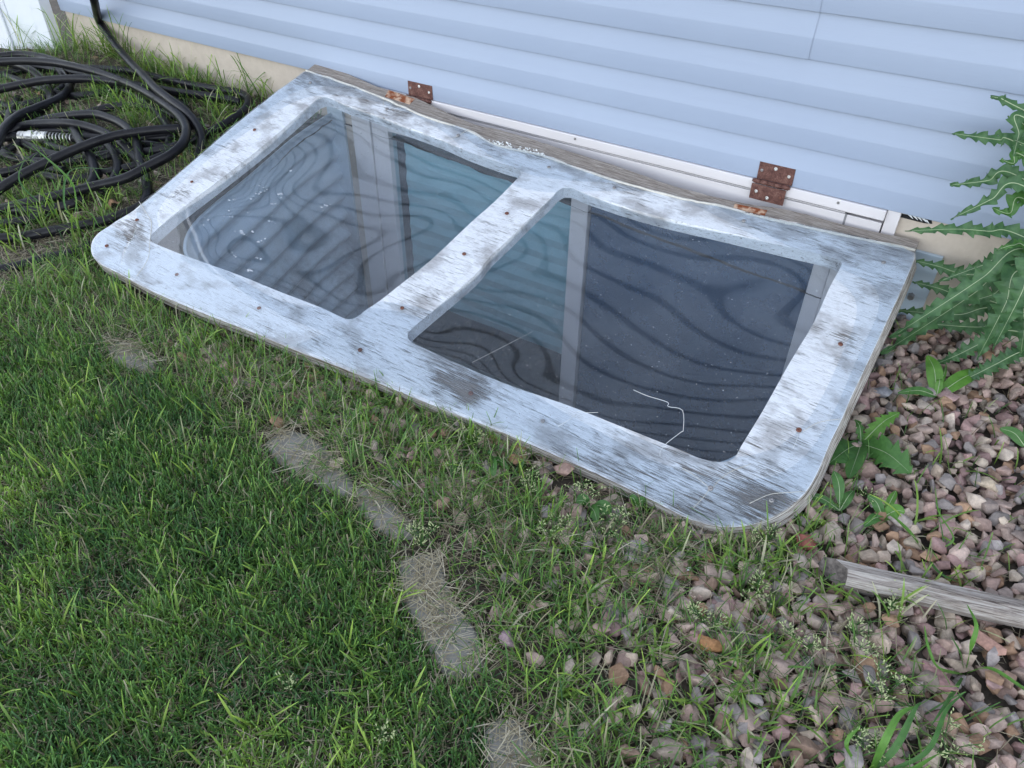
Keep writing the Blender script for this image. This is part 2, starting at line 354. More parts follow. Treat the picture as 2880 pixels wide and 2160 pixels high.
gx = axis(-90, 90, -4.8, 1.4, .022, 12); gy = axis(-90, 90, -2.7, .03, .022, 12)
X, Yg = np.meshgrid(gx, gy); Zg = terr(X, np.minimum(Yg, 0.03))
fl = X.ravel(); fy = Yg.ravel(); fz = Zg.ravel().copy()
nz = np.array([noise.noise(Vector((a*9, b*9, 0)))*.007+noise.noise(Vector((a*30, b*30, 3)))*.0035 if (-5 < a < 1.6 and -2.8 < b < .1) else 0 for a, b in zip(fl, fy)])
fz += nz
WA = np.array(WELL)
near = np.where((fl > -2.3) & (fl < .2) & (fy > -1.05) & (fy < .06))[0]
for i in near:
    d = np.hypot(WA[:, 0]-fl[i], WA[:, 1]-fy[i]); k = d.argmin()
    if d[k] < .020: fl[i], fy[i] = WA[k]
nxn, nyn = len(gx), len(gy); idx = np.arange(nxn*nyn).reshape(nyn, nxn)
F = np.stack([idx[:-1, :-1], idx[:-1, 1:], idx[1:, 1:], idx[1:, :-1]], -1).reshape(-1, 4)
cx = fl[F].mean(1); cy = fy[F].mean(1)
F = F[~in_well(cx, cy) & ~((cy > .05) & (cx > -3.4) & (cx < 8.5) & (cy < 7.9))]
o = link('ground', np_mesh('ground', np.stack([fl, fy, fz], 1), F4=F), M['soil'], smooth=True); setc(o, 'bare dry soil under the lawn and gravel', 'ground', kind='structure')

# ---------------- house ----------------
house = empty('house', (-1.05, 0.02, -0.3), 'house wall of pale blue vinyl lap siding above a beige foundation and white basement window', 'house')
CS = 0.1016
def siding():
    V, Fq = [], []
    # one course, bottom to top: (y, z)
    prof = [(.013, .0008), (.0012, .0), (.0010, .0008), (-.0014, .046), (-.0012, .048), (.0002, .053), (.0028, .066), (.0055, .080), (.0085, .0985), (.0095, .106)]
    def strip(k, x0, x1, off):
        n = max(2, int((x1-x0)/.12)); base = len(V); m = len(prof)
        for i in range(n+1):
            x = x0+(x1-x0)*i/n
            for (y, z) in prof:
                wv = noise.noise(Vector((x*1.4, k*7.7, z*6)))*.0011
                if i in (0,) and off < 0 and z > .1: wv = 0
                V.append((x, y+off+wv, k*CS+z))
        for i in range(n):
            for j in range(m-1):
                a = base+i*m+j; Fq.append((a, a+m, a+m+1, a+1))
    rows = {3: [-3.66, -1.742, -.4235, 8.6], 4: [-3.66, -1.742, -.4235, 8.6], 2: [-3.66, -.4215+.001, 8.6]}
    rows[2] = [-3.66, Wl(2270, 180).x, 8.6]; s34 = Wl(2290, 95).x; sl = Wl(1104, 40).x
    rows[3] = rows[4] = [-3.66, sl, s34, 8.6]; rows[1] = [-3.66, rows[2][1], 8.6]
    rows[1] = [-3.66, 8.6]
    for k in range(30):
        if k in rows: xs = rows[k]
        else:
            r = random.Random(k//2); c = r.uniform(-3.0, -1.5) if k > 5 else 9
            xs = [-3.66]+([c, c+3.2] if k > 5 else [])+[8.6]
        for i in range(len(xs)-1):
            strip(k, xs[i]-(.02 if i else 0), xs[i+1], -.0013*(i % 2) + (.0004*i))
    return np_mesh('siding', np.array(V), F4=np.array(Fq))
link('siding', siding(), M['siding'], house)
bm = bmesh.new()
WX0, WX1 = -1.965, -.19; WZ = -1.22
for b_ in [(-3.655, WX0, .016, .22, -1.6, .02), (WX1+.034, 8.6, .016, .22, -1.6, .02), (WX0, WX1+.034, .016, .22, -1.6, WZ)]: box(bm, *b_)
from_bm('foundation', bm, M['fnd'], house)
bm = bmesh.new()                                # body of the house behind the siding
for b_ in [(-3.64, 8.6, .024, .2, .022, 3.05), (-3.64, -3.5, .201, 8, -1, 3.05), (8.4, 8.6, .201, 8, -1, 3.05), (-3.499, 8.399, 7.8, 8, -1, 3.05)]: box(bm, *b_)
from_bm('wall', bm, M['siding'], house)
bm = bmesh.new()
vs_ = [bm.verts.new(p) for p in [(-3.9, -.45, 2.98), (8.9, -.45, 2.98), (8.9, 4, 5.1), (-3.9, 4, 5.1), (-3.9, 8.4, 2.98), (8.9, 8.4, 2.98), (-3.9, -.45, 2.90), (8.9, -.45, 2.90), (-3.9, 8.4, 2.90), (8.9, 8.4, 2.90)]]
for f in [(0, 1, 2, 3), (3, 2, 5, 4), (6, 7, 1, 0), (4, 5, 9, 8), (6, 8, 9, 7), (6, 0, 3, 4, 8), (7, 9, 5, 2, 1)]: bm.faces.new([vs_[i] for i in f])
from_bm('roof', bm, M['roof'], house)
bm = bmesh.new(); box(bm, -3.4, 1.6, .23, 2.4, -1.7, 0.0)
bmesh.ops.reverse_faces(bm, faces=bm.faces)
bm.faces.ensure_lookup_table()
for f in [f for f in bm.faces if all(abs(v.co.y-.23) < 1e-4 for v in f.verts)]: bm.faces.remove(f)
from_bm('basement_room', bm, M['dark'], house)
# basement window: frame, sashes, panes, screen, shade
bm = bmesh.new()
box(bm, WX0, WX1, .000, .12, -.118, -.0365, .002)            # head
box(bm, WX0, WX0+.085, .0005, .12, WZ, -.1181, .002); box(bm, WX1-.085, WX1, .0005, .12, WZ, -.1181, .002)
box(bm, WX0+.0851, WX1-.0851, .001, .12, WZ, WZ+.06, .002)
win = from_bm('window', bm, M['vinyl'], house)
bm = bmesh.new(); box(bm, WX0-.02, WX1+.002, -.006, .014, -.0285, -.0012, .0025); from_bm('head_trim', bm, M['vinyl'], win)
bm = bmesh.new(); box(bm, WX0, WX1-.089, .004, .1, -.0364, -.0300); box(bm, WX1-.0885, WX1-.0835, -.0012, .05, -.117, -.034); from_bm('gap_shadow', bm, M['gap_shadow'], win)  # dark strips coloured in as the shade of the head and frame gaps
bm = bmesh.new(); box(bm, WX0, WX1-.09, .0015, .03, -.0342, -.0322); from_bm('drip_edge', bm, M['vinyl'], win)
bm = bmesh.new(); box(bm, WX1+.003, WX1+.034, .004, .10, -1.2, -.0015, .001); from_bm('side_trim', bm, M['vinyl'], win)
bm = bmesh.new()                                            # left sash
x0, x1 = WX0+.087, -1.005
for b_ in [(x0, x0+.075, .008, .05, -1.155, -.092), (x1-.06, x1, .008, .05, -1.155, -.092), (x0+.0751, x1-.0601, .009, .05, -1.155, -1.10), (x0+.0751, x1-.0601, .009, .05, -.15, -.092)]: box(bm, *b_, .002)
s1 = from_bm('sash', bm, M['vinyl'], win)
bm = bmesh.new(); box(bm, x0+.07, x1-.055, .028, .032, -1.11, -.14); from_bm('glass_pane', bm, M['glass'], win)
bm = bmesh.new()
x2, x3 = -1.0, WX1-.087
for b_ in [(x3-.043, x3, .012, .05, -1.155, -.092), (x2, x3-.0431, .013, .05, -1.155, -1.115), (x2, x3-.0431, .013, .05, -.13, -.092)]: box(bm, *b_, .002)
from_bm('screen_frame', bm, M['vinyl'], win)
bm = bmesh.new(); box(bm, x2+.001, x3-.04, .020, .021, -1.12, -.12); from_bm('insect_screen', bm, M['screen'], win)
bm = bmesh.new(); box(bm, x2+.001, x3-.04, .060, .064, -1.12, -.12); from_bm('glass_pane', bm, M['glass'], win)
bm = bmesh.new(); z = -.097; k = 0                          # pleated shade behind the left pane
xa, xb = x0+.095, x1-.03; rows_ = []
while z > -.86:
    rows_.append([bm.verts.new((x, .066+(.003 if k % 2 else -.003)+.0015*math.sin(x*9+k), z)) for x in np.linspace(xa, xb, 12)]); z -= .030; k += 1
for a_, b_ in zip(rows_, rows_[1:]):
    for i in range(11): bm.faces.new((a_[i], a_[i+1], b_[i+1], b_[i]))
from_bm('window_shade', bm, M['shade'], win)
for px, py in [(1617,391),(2357,571)]:                       # tiny screws in the head trim
    bm = bmesh.new(); q = Wl(px, py, -.007); g = bmesh.ops.create_cone(bm, segments=12, radius1=.0038, radius2=.003, depth=.002, cap_ends=True, matrix=Matrix.Translation(q) @ Matrix.Rotation(R(90), 4, 'X'))
    from_bm('trim_screw', bm, M['gscrew'], win)
# hole torn under the siding: flat black plate painted as its shaded inside
bm = bmesh.new(); q0 = Wl(2530, 598, .0155)
pts = [Wl(x, y, .0150) for x, y in [(2531,600),(2560,606),(2620,618),(2622,630),(2600,628),(2560,618),(2533,611)]]
bm.faces.new([bm.verts.new(p) for p in pts]); r_ = bmesh.ops.extrude_face_region(bm, geom=bm.faces[:]); bmesh.ops.translate(bm, vec=(0, .0008, 0), verts=[v for v in r_['geom'] if isinstance(v, bmesh.types.BMVert)])
from_bm('gap_under_siding', bm, M['gap_dark'], house)
bm = bmesh.new()
for (x, y) in [(2552,603),(2566,607),(2578,610),(2590,613),(2598,617)]:
    a_ = Wl(x, y, .009); b_ = Wl(x+10, y+2, .009); c_ = Wl(x+16, y+13, .004)
    vv = [bm.verts.new(p) for p in (a_, b_, c_)]; bm.faces.new(vv); vv2 = [bm.verts.new(Vector(p)+Vector((0, .001, 0))) for p in (a_, b_, c_)]; bm.faces.new(vv2[::-1])
    for i in range(3): bm.faces.new((vv[i], vv[(i+1) % 3], vv2[(i+1) % 3], vv2[i]))
from_bm('torn_wrap', bm, M['flake'], house)
def screw_mesh(rad=.0042):
    bm = bmesh.new(); seg = 14; prof = [(0, .0009), (rad*.28, .0008), (rad*.35, .0021), (rad*.8, .0017), (rad, .0003), (rad, -.001)]
    rings = []
    for (r_, z_) in prof[1:]: rings.append([bm.verts.new((r_*math.cos(2*math.pi*k/seg), r_*math.sin(2*math.pi*k/seg), z_)) for k in range(seg)])
    c = bm.verts.new((0, 0, prof[0][1]))
    for k in range(seg): bm.faces.new((c, rings[0][k], rings[0][(k+1) % seg]))
    for a_, b_ in zip(rings, rings[1:]):
        for k in range(seg): bm.faces.new((a_[k], b_[k], b_[(k+1) % seg], a_[(k+1) % seg]))
    me = bpy.data.meshes.new('screw'); bm.to_mesh(me); bm.free(); me.polygons.foreach_set('use_smooth', [True]*len(me.polygons)); return me
def hinge(x0, x1, ztop, tag_left=False):
    zb = ztop-.0445; bm = bmesh.new()
    box(bm, x0, x1, -.0030, -.0005, zb, ztop, .0005)
    h = from_bm('hinge', bm, M['rust'], house)
    bm = bmesh.new(); n = 5; wseg = (x1-x0)/n
    for i in range(n): tube(bm, [(x0-.003+i*wseg, -.010, zb-.004), (x0-.003+(i+1)*wseg-.0012, -.010, zb-.004)], .0062, 14)
    tube(bm, [(x0-.007, -.010, zb-.004), (x1-.001, -.010, zb-.004)], .0040, 12)
    from_bm('hinge_barrel', bm, M['rust'], h, True)
    bm = bmesh.new(); box(bm, x0-.006, x1-.008, -.0142, -.0118, zb-.052, zb-.011, .0005); from_bm('hinge_leaf', bm, M['rust'], h)
    for (fx, zz, yy, mm, rr) in [(.10, ztop-.021, -.0031, 'gscrew', .0042), (.47, ztop-.010, -.0031, 'steel', .0050), (.87, ztop-.022, -.0031, 'steel', .0044), (.10, zb-.030, -.0143, 'steel', .0048), (.44, zb-.041, -.0143, 'steel', .0050), (.80, zb-.032, -.0143, 'rscrew', .0040)]:
        me = screw_mesh(rr); me.materials.append(M[mm]); s = bpy.data.objects.new('screw', me); COL.objects.link(s); s.parent = h; s.matrix_parent_inverse = wm(h).inverted()
        s.matrix_basis = Matrix.Translation((x0+(x1-x0)*fx, yy, zz)) @ Matrix.Rotation(R(90), 4, 'X')
    return h
a_ = Wl(2139, 453); b_ = Wl(2239, 477); hinge(a_.x, b_.x, a_.z-.000)
a_ = Wl(1148, 226); b_ = Wl(1216, 241); hinge(a_.x, b_.x, a_.z)

# ---------------- white fence by the corner of the house ----------------
f0 = Vector((-3.70, -.03, 0)); fd = Vector((-.95, -.32, 0)).normalized()
fence = empty('vinyl_fence', (-3.7, -.03, -.2), 'white vinyl fence panel meeting the house corner behind the hose coil', 'fence')
ang = math.atan2(fd.y, fd.x)
def fbox(bm, s0, s1, t0, t1, z0, z1, bev=.002):
    n0 = len(bm.verts); box(bm, s0, s1, t0, t1, z0, z1, bev); bm.verts.ensure_lookup_table()
    for v in bm.verts[n0:]:
        c = v.co.copy(); v.co = f0+fd*c.x+Vector((-fd.y, fd.x, 0))*c.y+Vector((0, 0, c.z))
bm = bmesh.new(); fbox(bm, -.0, .055, -.02, .04, -.32, 1.7); from_bm('post', bm, M['fence'], fence)
bm = bmesh.new()
s = .06; k = 0
while s < 3.0: fbox(bm, s, s+.146, -.001-.0*k, .02, -.215, 1.6); s += .150; k += 1
from_bm('fence_board', bm, M['fence'], fence)
bm = bmesh.new(); fbox(bm, .052, 3.0, .000, .018, -.26, -.2155, .003); from_bm('bottom_rail', bm, M['fence'], fence)
bm = bmesh.new()
for sx in (.235,): fbox(bm, sx, sx+.022, .0205, .032, -.21, 1.6, .004)
from_bm('batten', bm, M['fence'], fence)

# ---------------- window well ----------------
well = empty('window_well', (-1.05, -.43, -.25), 'corrugated galvanised window well sunk in front of the basement window', 'window well')
V = []; Fq = []
zs = [('lip', .010, -.006), ('lip', .012, -.001), ('lip', .008, .003), ('lip', .001, .003)]
npz = 100; ctr = np.array([-1.05, -.40])
prof = [(.009, -.008), (.012, -.003), (.009, .002), (.003, .003)] + [(.0125*math.sin(2*math.pi*d/.082)-.004, -d) for d in np.linspace(.004, 1.10, 130)]
W3 = np.array(WELL); T_ = np.gradient(W3, axis=0); T_ /= np.linalg.norm(T_, axis=1)[:, None]; Nn = np.stack([T_[:, 1], -T_[:, 0]], 1)
sgn = np.sign(((W3-ctr)*Nn).sum(1)); Nn *= sgn[:, None]
for i, (p, n) in enumerate(zip(W3, Nn)):
    zt = -.138+.165*p[1]-(.0 if p[0] < -1.05 else .0)-.10*max(0, (p[0]+1.3)/1.3)*(1+p[1]*.8)
    for (o_, dz) in prof: V.append((p[0]+n[0]*o_, min(p[1]+n[1]*o_, .014), zt+dz))
m = len(prof)
for i in range(len(W3)-1):
    for j in range(m-1): a = i*m+j; Fq.append((a, a+m, a+m+1, a+1))
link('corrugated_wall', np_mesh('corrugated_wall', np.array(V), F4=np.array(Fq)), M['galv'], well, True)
bm = bmesh.new(); box(bm, -2.085, -2.01, .004, .0155, -1.2, -.105, .001); from_bm('flange', bm, M['galv'], well)
bm = bmesh.new(); a_ = Wl(2545, 735, .010); b_ = Wl(2590, 760, .010)
box(bm, -.115, -.035, .004, .0155, -1.2, -.085, .001); from_bm('flange', bm, M['galv'], well)
bm = bmesh.new(); q = Wl(2542, 828, .0)
bmesh.ops.create_cone(bm, segments=6, radius1=.009, radius2=.008, depth=.012, cap_ends=True, matrix=Matrix.Translation((-.07, -.002, q.z)) @ Matrix.Rotation(R(90), 4, 'X'))
from_bm('bolt', bm, M['gscrew'], well)
bm = bmesh.new(); bmesh.ops.create_grid(bm, x_segments=60, y_segments=30, size=.5, matrix=Matrix.Translation((-1.05, -.42, -1.16)) @ Matrix.Diagonal((2.3, 1.0, 1, 1)))
for v in bm.verts: v.co.z += noise.noise(v.co*7)*.03+noise.noise(v.co*30)*.008
setc(from_bm('well_floor', bm, M['soil'], smooth=True), 'dark dirt floor at the bottom of the window well', 'ground', kind='structure')

# ---------------- cover ----------------
cover = bpy.data.objects.new('window_well_cover', None); COL.objects.link(cover); cover.matrix_basis = MC; cover.empty_display_size = .1
setc(cover, 'weathered white plywood frame with two clear panes leaning over the window well', 'window well cover')
def cdt(outline, holes, step=None):
    pts = [Vector(p) for p in outline]; edges = []; faces = []
    loops = [list(range(len(pts)))]
    for h in holes: s_ = len(pts); pts += [Vector(p) for p in h]; loops.append(list(range(s_, len(pts))))
    for lp in loops: edges += [(lp[i], lp[(i+1) % len(lp)]) for i in range(len(lp))]
    def inside(q, poly):
        c = False; j = len(poly)-1
        for i in range(len(poly)):
            a, b = poly[i], poly[j]
            if (a[1] > q[1]) != (b[1] > q[1]) and q[0] < (b[0]-a[0])*(q[1]-a[1])/(b[1]-a[1])+a[0]: c = not c
            j = i
        return c
    if step:
        xs = [p[0] for p in outline]; ys = [p[1] for p in outline]; k = 0
        y = min(ys)+step/2
        while y < max(ys):
            x = min(xs)+step*(.25 if k % 2 else .75); k += 1
            while x < max(xs):
                if inside((x, y), outline): pts.append(Vector((x, y)))
                x += step
            y += step*.87
    V_, E_, F_, *_r = delaunay_2d_cdt(pts, edges, [], 0, 1e-5)
    tri = []
    for f in F_:
        c = sum((V_[i] for i in f), Vector((0, 0)))/len(f)
        if inside(c, outline) and not any(inside(c, h) for h in holes): tri.append(list(f))
    return V_, tri
def slab(name, outline, holes, ztop, thick, mats, parent, step=None, hf=None, smooth=False, side_mat=1, side_fn=None):
    V_, tri = cdt(outline, holes, step); n = len(V_)
    hf = hf or (lambda x, y: 0.0)
    H = [hf(v.x, v.y) for v in V_]
    VV = [(v.x, v.y, ztop+h) for v, h in zip(V_, H)]+[(v.x+(.013*min(1, max(0, v.x-1.75)*10) if name == 'plywood_frame' and v.x > 1.75 and near_outline(v.x, v.y) else 0), v.y, ztop+h-thick) for v, h in zip(V_, H)]
    cnt = {}
    tris = []
    for t in tri:
        a, b, c = (V_[i] for i in t[:3])
        if (b-a).x*(c-a).y-(b-a).y*(c-a).x < 0: t = t[::-1]
        tris.append(t)
        for i in range(len(t)):
            cnt[(t[i], t[(i+1) % len(t)])] = 1
    side = [(a, b) for (a, b) in cnt if (b, a) not in cnt]
    faces = tris+[[i+n for i in t[::-1]] for t in tris]+[(b, a, a+n, b+n) for a, b in side]
    me = bpy.data.meshes.new(name); me.from_pydata(VV, [], faces); me.update()
    mi = [0]*(2*len(tris))+[(side_fn(V_[a].x, V_[a].y) if side_fn else side_mat) if len(mats) > 1 else 0 for a, b in side]
    ob = link(name, me, mats, parent, local=True); me.polygons.foreach_set('material_index', mi)
    if smooth: me.polygons.foreach_set('use_smooth', [i < 2*len(tris) for i in range(len(faces))])
    return ob
def smooth_poly(pts, n=3): return [(v.x, v.y) for v in catmull([(x, y, 0) for x, y in pts+[pts[0]]], n)][:-1]
PB = [P(*p) for p in OUT_BACK]; PR = [P(*p) for p in OUT_RIGHT]; PF = [P(*p) for p in OUT_FRONT]; PLf = [P(*p) for p in OUT_LEFT]; PBd = [P(*p) for p in BEAD]
def ragged(pts, amp, n=6):
    q = [(v.x, v.y) for v in catmull([(x, y, 0) for x, y in pts], n)]
    return [(x, y+noise.noise(Vector((x*40, 5, 0)))*amp) for x, y in q]
bead = ragged(PBd, .004)
def near_outline(x, y): return min(math.hypot(x-a, y-b) for a, b in rest+bead) < .03
hl = smooth_poly([P(*p) for p in HOLE_L]); hr = smooth_poly([P(*p) for p in HOLE_R])
rest = [(v.x, v.y) for v in catmull([(x, y, 0) for x, y in PR+PF+PLf[:-1]], 3)]
slab('plywood_frame', bead+rest, [hl, hr], 0.0, .036, [M['paint'], M['ply']], cover, side_fn=lambda x, y: 0 if (.10 < x < 1.93 and -.90 < y < -.085 and not near_outline(x, y)) else 1)
back = ragged(PB, .0025)
slab('bare_back_strip', back+bead[::-1], [], -.0008, .0350, [M['bare'], M['bare']], cover, step=.02)
bm = bmesh.new()
tube(bm, [Vector((x, y, .0008+noise.noise(Vector((x*25, 0, 0)))*.0012)) for x, y in bead], [.0036+.0020*noise.noise(Vector((x*14, 9, 0))) for x, y in bead], 8)
from_bm('sealant_bead', bm, M['bead'], cover, True, True)
for pts in ([(1093,253),(1166,279),(1152,293),(1083,272)], [(2067,573),(2158,592),(2150,607),(2062,585)]):
    slab('rust_stained_mortise', [P(*p) for p in pts], [], .0006, .002, [M['mortise'], M['mortise']], cover)
bm = bmesh.new()                                             # paint flakes curling by the sealant
for i in range(70):
    px = 1375+random.random()*160; py = float(np.interp(px, [b_[0] for b_ in BEAD], [b_[1] for b_ in BEAD]))-random.random()**2*10; x, y = P(px, py); a0 = random.uniform(0, 6.28); rr = random.uniform(.0025, .0065)
    ring = [bm.verts.new((x+math.cos(a0+k)*rr*random.uniform(.5, 1), y+math.sin(a0+k)*rr*.5*random.uniform(.5, 1), .002+random.uniform(0, .006))) for k in range(6)]
    try: bm.faces.new(ring)
    except ValueError: pass
from_bm('paint_flakes', bm, M['flake'], cover, False, True)
for i, (px, py) in enumerate(SCREWS):
    x, y = P(px, py); me = screw_mesh(random.uniform(.0050, .0058)); me.materials.append(M['rscrew'] if i not in (0, 9, 10, 11, 14, 15, 16, 17, 18, 19) else M['gscrew'])
    s = bpy.data.objects.new('screw', me); COL.objects.link(s); s.parent = cover; s.location = (x, y, .0042); s.rotation_euler = (random.uniform(-.1, .1), random.uniform(-.1, .1), random.random()*3)
# acrylic sheet: sags and ripples between the screws
SHEET_H = None
def bsp(t):
    return np.array([(1-t)**3/6, (3*t**3-6*t*t+4)/6, (-3*t**3+3*t*t+3*t+1)/6, t**3/6])
SU0, SU1, SV0, SV1, SNU, SNV = 0.0, 2.06, -1.06, 0.0, 30, 18
COEF = None
COEF = np.array([int(q) for q in """-564 -327 -80 189 494 814 1095 1278 1345 1310 1200 1038 833 596 351 118 -103 -318 -290 -167 -47 60 154 239 314 335 312 306 317 293 216 137 84 53 29 8 -25 -13 -8 -42 -150 -336 -507 -643 -740 -700 -567 -469 -425 -328 -174 -8 158 328 227 140 49 -97 -379 -873 -1444 -1712 -1786 -1693 -1497 -1319 -1128 -801 -429 -75 276 633 467 316 156 -90 -517 -1235 -2264 -2616 -2647 -2576 -2383 -2139 -1820 -1228 -685 -156 377 912 693 527 346 13 -673 -1553 -2572 -3029 -3083 -3176 -3048 -2738 -2264 -1519 -920 -222 469 1144 900 756 604 273 -701 -1818 -2625 -3063 -3121 -3312 -3281 -2974 -2430 -1628 -970 -205 556 1311 1086 945 805 446 -662 -1834 -2575 -2977 -3081 -3273 -3230 -2926 -2385 -1650 -953 -156 628 1407 1240 1035 813 357 -722 -1842 -2526 -2904 -3053 -3132 -3046 -2779 -2226 -1512 -847 -90 677 1437 1339 1039 710 202 -794 -1848 -2489 -2844 -3000 -3034 -2894 -2595 -2036 -1341 -684 23 720 1405 1368 1018 639 135 -753 -1732 -2376 -2758 -2866 -2870 -2664 -2314 -1746 -1034 -427 169 749 1326 1333 1020 691 234 -574 -1486 -2150 -2609 -2725 -2599 -2317 -1913 -1301 -679 -176 292 755 1223 1270 1043 835 543 -213 -1074 -1726 -2161 -2435 -2315 -1933 -1559 -944 -393 -5 362 739 1122 1228 1082 972 878 354 -532 -1244 -1644 -1880 -1914 -1611 -1254 -714 -254 72 386 713 1046 1237 1160 1076 964 588 -180 -869 -1311 -1449 -1400 -1227 -964 -565 -203 88 381 694 1010 1289 1274 1264 1192 679 -129 -717 -1166 -1455 -1400 -1156 -852 -546 -236 61 368 694 1025 1385 1371 1394 1401 763 -62 -600 -1050 -1504 -1672 -1458 -1138 -757 -384 -8 345 714 1096 1519 1418 1314 1147 522 -159 -748 -1236 -1568 -1830 -1802 -1589 -1171 -679 -178 273 738 1223 1648 1419 1161 829 189 -514 -1081 -1548 -1860 -2045 -2048 -1933 -1595 -1034 -473 138 763 1398 1732 1399 1060 714 83 -790 -1360 -1814 -2122 -2301 -2293 -2159 -1793 -1325 -744 21 807 1587 1759 1370 981 590 18 -831 -1474 -1973 -2307 -2475 -2479 -2303 -1895 -1440 -816 29 896 1752 1723 1321 917 495 -81 -893 -1539 -2051 -2400 -2588 -2563 -2360 -1960 -1430 -660 181 1022 1860 1619 1233 846 446 -114 -933 -1546 -2045 -2388 -2577 -2570 -2370 -1962 -1315 -403 385 1138 1886 1446 1093 729 328 -202 -886 -1442 -1898 -2246 -2434 -2452 -2299 -1815 -1048 -165 553 1194 1812 1202 898 583 238 -203 -765 -1250 -1651 -1956 -2137 -2161 -2091 -1604 -784 79 673 1151 1621 897 660 424 193 -92 -583 -990 -1303 -1497 -1643 -1659 -1636 -1296 -546 162 622 971 1320 550 401 259 142 28 -265 -612 -869 -941 -997 -977 -942 -769 -352 84 405 670 924 180 136 98 73 45 -43 -174 -282 -323 -314 -269 -253 -225 -119 25 169 312 448 -198 -135 -67 7 84 158 221 273 317 363 385 349 257 145 48 -17 -54 -81 -579 -409 -236 -54 147 374 607 811 959 1037 1029 920 707 417 107 -174 -415 -633""".split()]).reshape(SNU, SNV)*1e-5
def sheet_h(x, y):
    if COEF is None: return 0.0
    a = (x-SU0)/(SU1-SU0)*(SNU-3); b = (y-SV0)/(SV1-SV0)*(SNV-3)
    i = min(max(int(a), 0), SNU-4); j = min(max(int(b), 0), SNV-4)
    return float(bsp(a-i) @ COEF[i:i+4, j:j+4] @ bsp(b-j))
crack_l = [P(*p) for p in [(384,588),(386,625),(383,655),(362,688)]]
k_ = 0
sheet_out = [(x+.0, y-.002) for x, y in bead[1:-1]]
sheet_rest = [(v.x, v.y) for v in catmull([(x, y, 0) for x, y in PR+PF[:11]], 3)]
inset = lambda pts: [(x+(1.0-x)*.0012, y+(-.5-y)*.0024) for x, y in pts]
frag_front = [P(*p) for p in [(330,765),(355,700)]]
left_part = [P(*p) for p in [(391,583),(521,475),(651,362),(781,258),(855,204)]]
S_out = sheet_out+inset(sheet_rest)+inset([P(369,784),P(335,768)])+[P(*p) for p in [(352,715),(362,690),(375,668),(384,640),(386,612),(384,590)]]+inset(left_part)
slab('acrylic_sheet', S_out, [], .0040, .0028, [M['acr']], cover, step=.0105, hf=sheet_h, smooth=True)
frag = inset([P(*p) for p in [(335,768),(312,757),(285,742),(263,720),(258,700),(264,677),(282,655),(304,640)]])+[P(*p) for p in [(325,644),(347,655),(355,668),(356,685),(344,707)]]
slab('acrylic_fragment', frag, [], .0030, .0026, [M['acr']], cover)
for (qx, qy) in [(640,910),(690,850),(740,820),(860,880),(830,970),(800,1105),(530,1230),(700,1220),(750,1310),(720,1490),(950,650),(1000,660),(450,930),(580,1050),(420,1070),(180,1170),(260,1110),(480,1450),(625,1600),(1280,980),(775,910)]:
    bm = bmesh.new(); r = random.Random(qx+3)
    for k in range(r.randint(5, 9)):
        x, y = P(500+qx*.3165+r.gauss(0, 7), 250+qy*.3165+r.gauss(0, 5)); a0 = r.uniform(0, 6.28); l = .0008+.0050*r.random()**2.2
        bm.faces.new([bm.verts.new((x+math.cos(a0+q)*l*r.uniform(.35, 1.4), y+math.sin(a0+q)*l*.5*r.uniform(.35, 1.4), .0047+sheet_h(x, y))) for q in np.linspace(0, 5.4, 7)])
    from_bm('paint_fleck', bm, M['fleck'], cover, False, True)
CR = [[(1782,1089),(1821,1106),(1878,1124),(1880,1137),(1920,1148),(1922,1205),(1915,1213),(1876,1245),(1858,1268),(1856,1283)],[(1620,1167),(1600,1184),(1570,1204)],[(1624,1158),(1650,1161),(1682,1159)],
      [(1920,1319),(1960,1345),(1998,1375),(2020,1355),(2055,1328),(2111,1306)],[(1998,1375),(1975,1405),(1950,1432)],[(2259,1213),(2293,1193),(2325,1185),(2363,1182)],[(2107,1419),(2159,1395),(2200,1389),(2259,1386)],
      [(393,570),(417,608),(427,629),(423,677),(421,720),(410,750),(388,783)],[(1081,278),(1079,295),(1088,306)],[(1255,395),(1289,383),(1320,367)],[(1329,1024),(1420,970),(1498,924)],[(1480,620),(1560,570)],[(2246,1220),(2238,1245),(2230,1262)]]
for ci, pts in enumerate(CR):
    bm = bmesh.new(); q = [(v.x, v.y) for v in catmull([(*P(*p), 0) for p in pts], 4)]
    rad = .0002 if ci in (10, 11) else .00055
    if ci == 7: rad = .0008
    tube(bm, [(x, y, .0042+sheet_h(x, y)) for x, y in q], rad, 6); from_bm('crack', bm, M['bead'] if ci in (3, 4, 5, 6, 7, 8, 9) else M['flake'], cover, True, True)

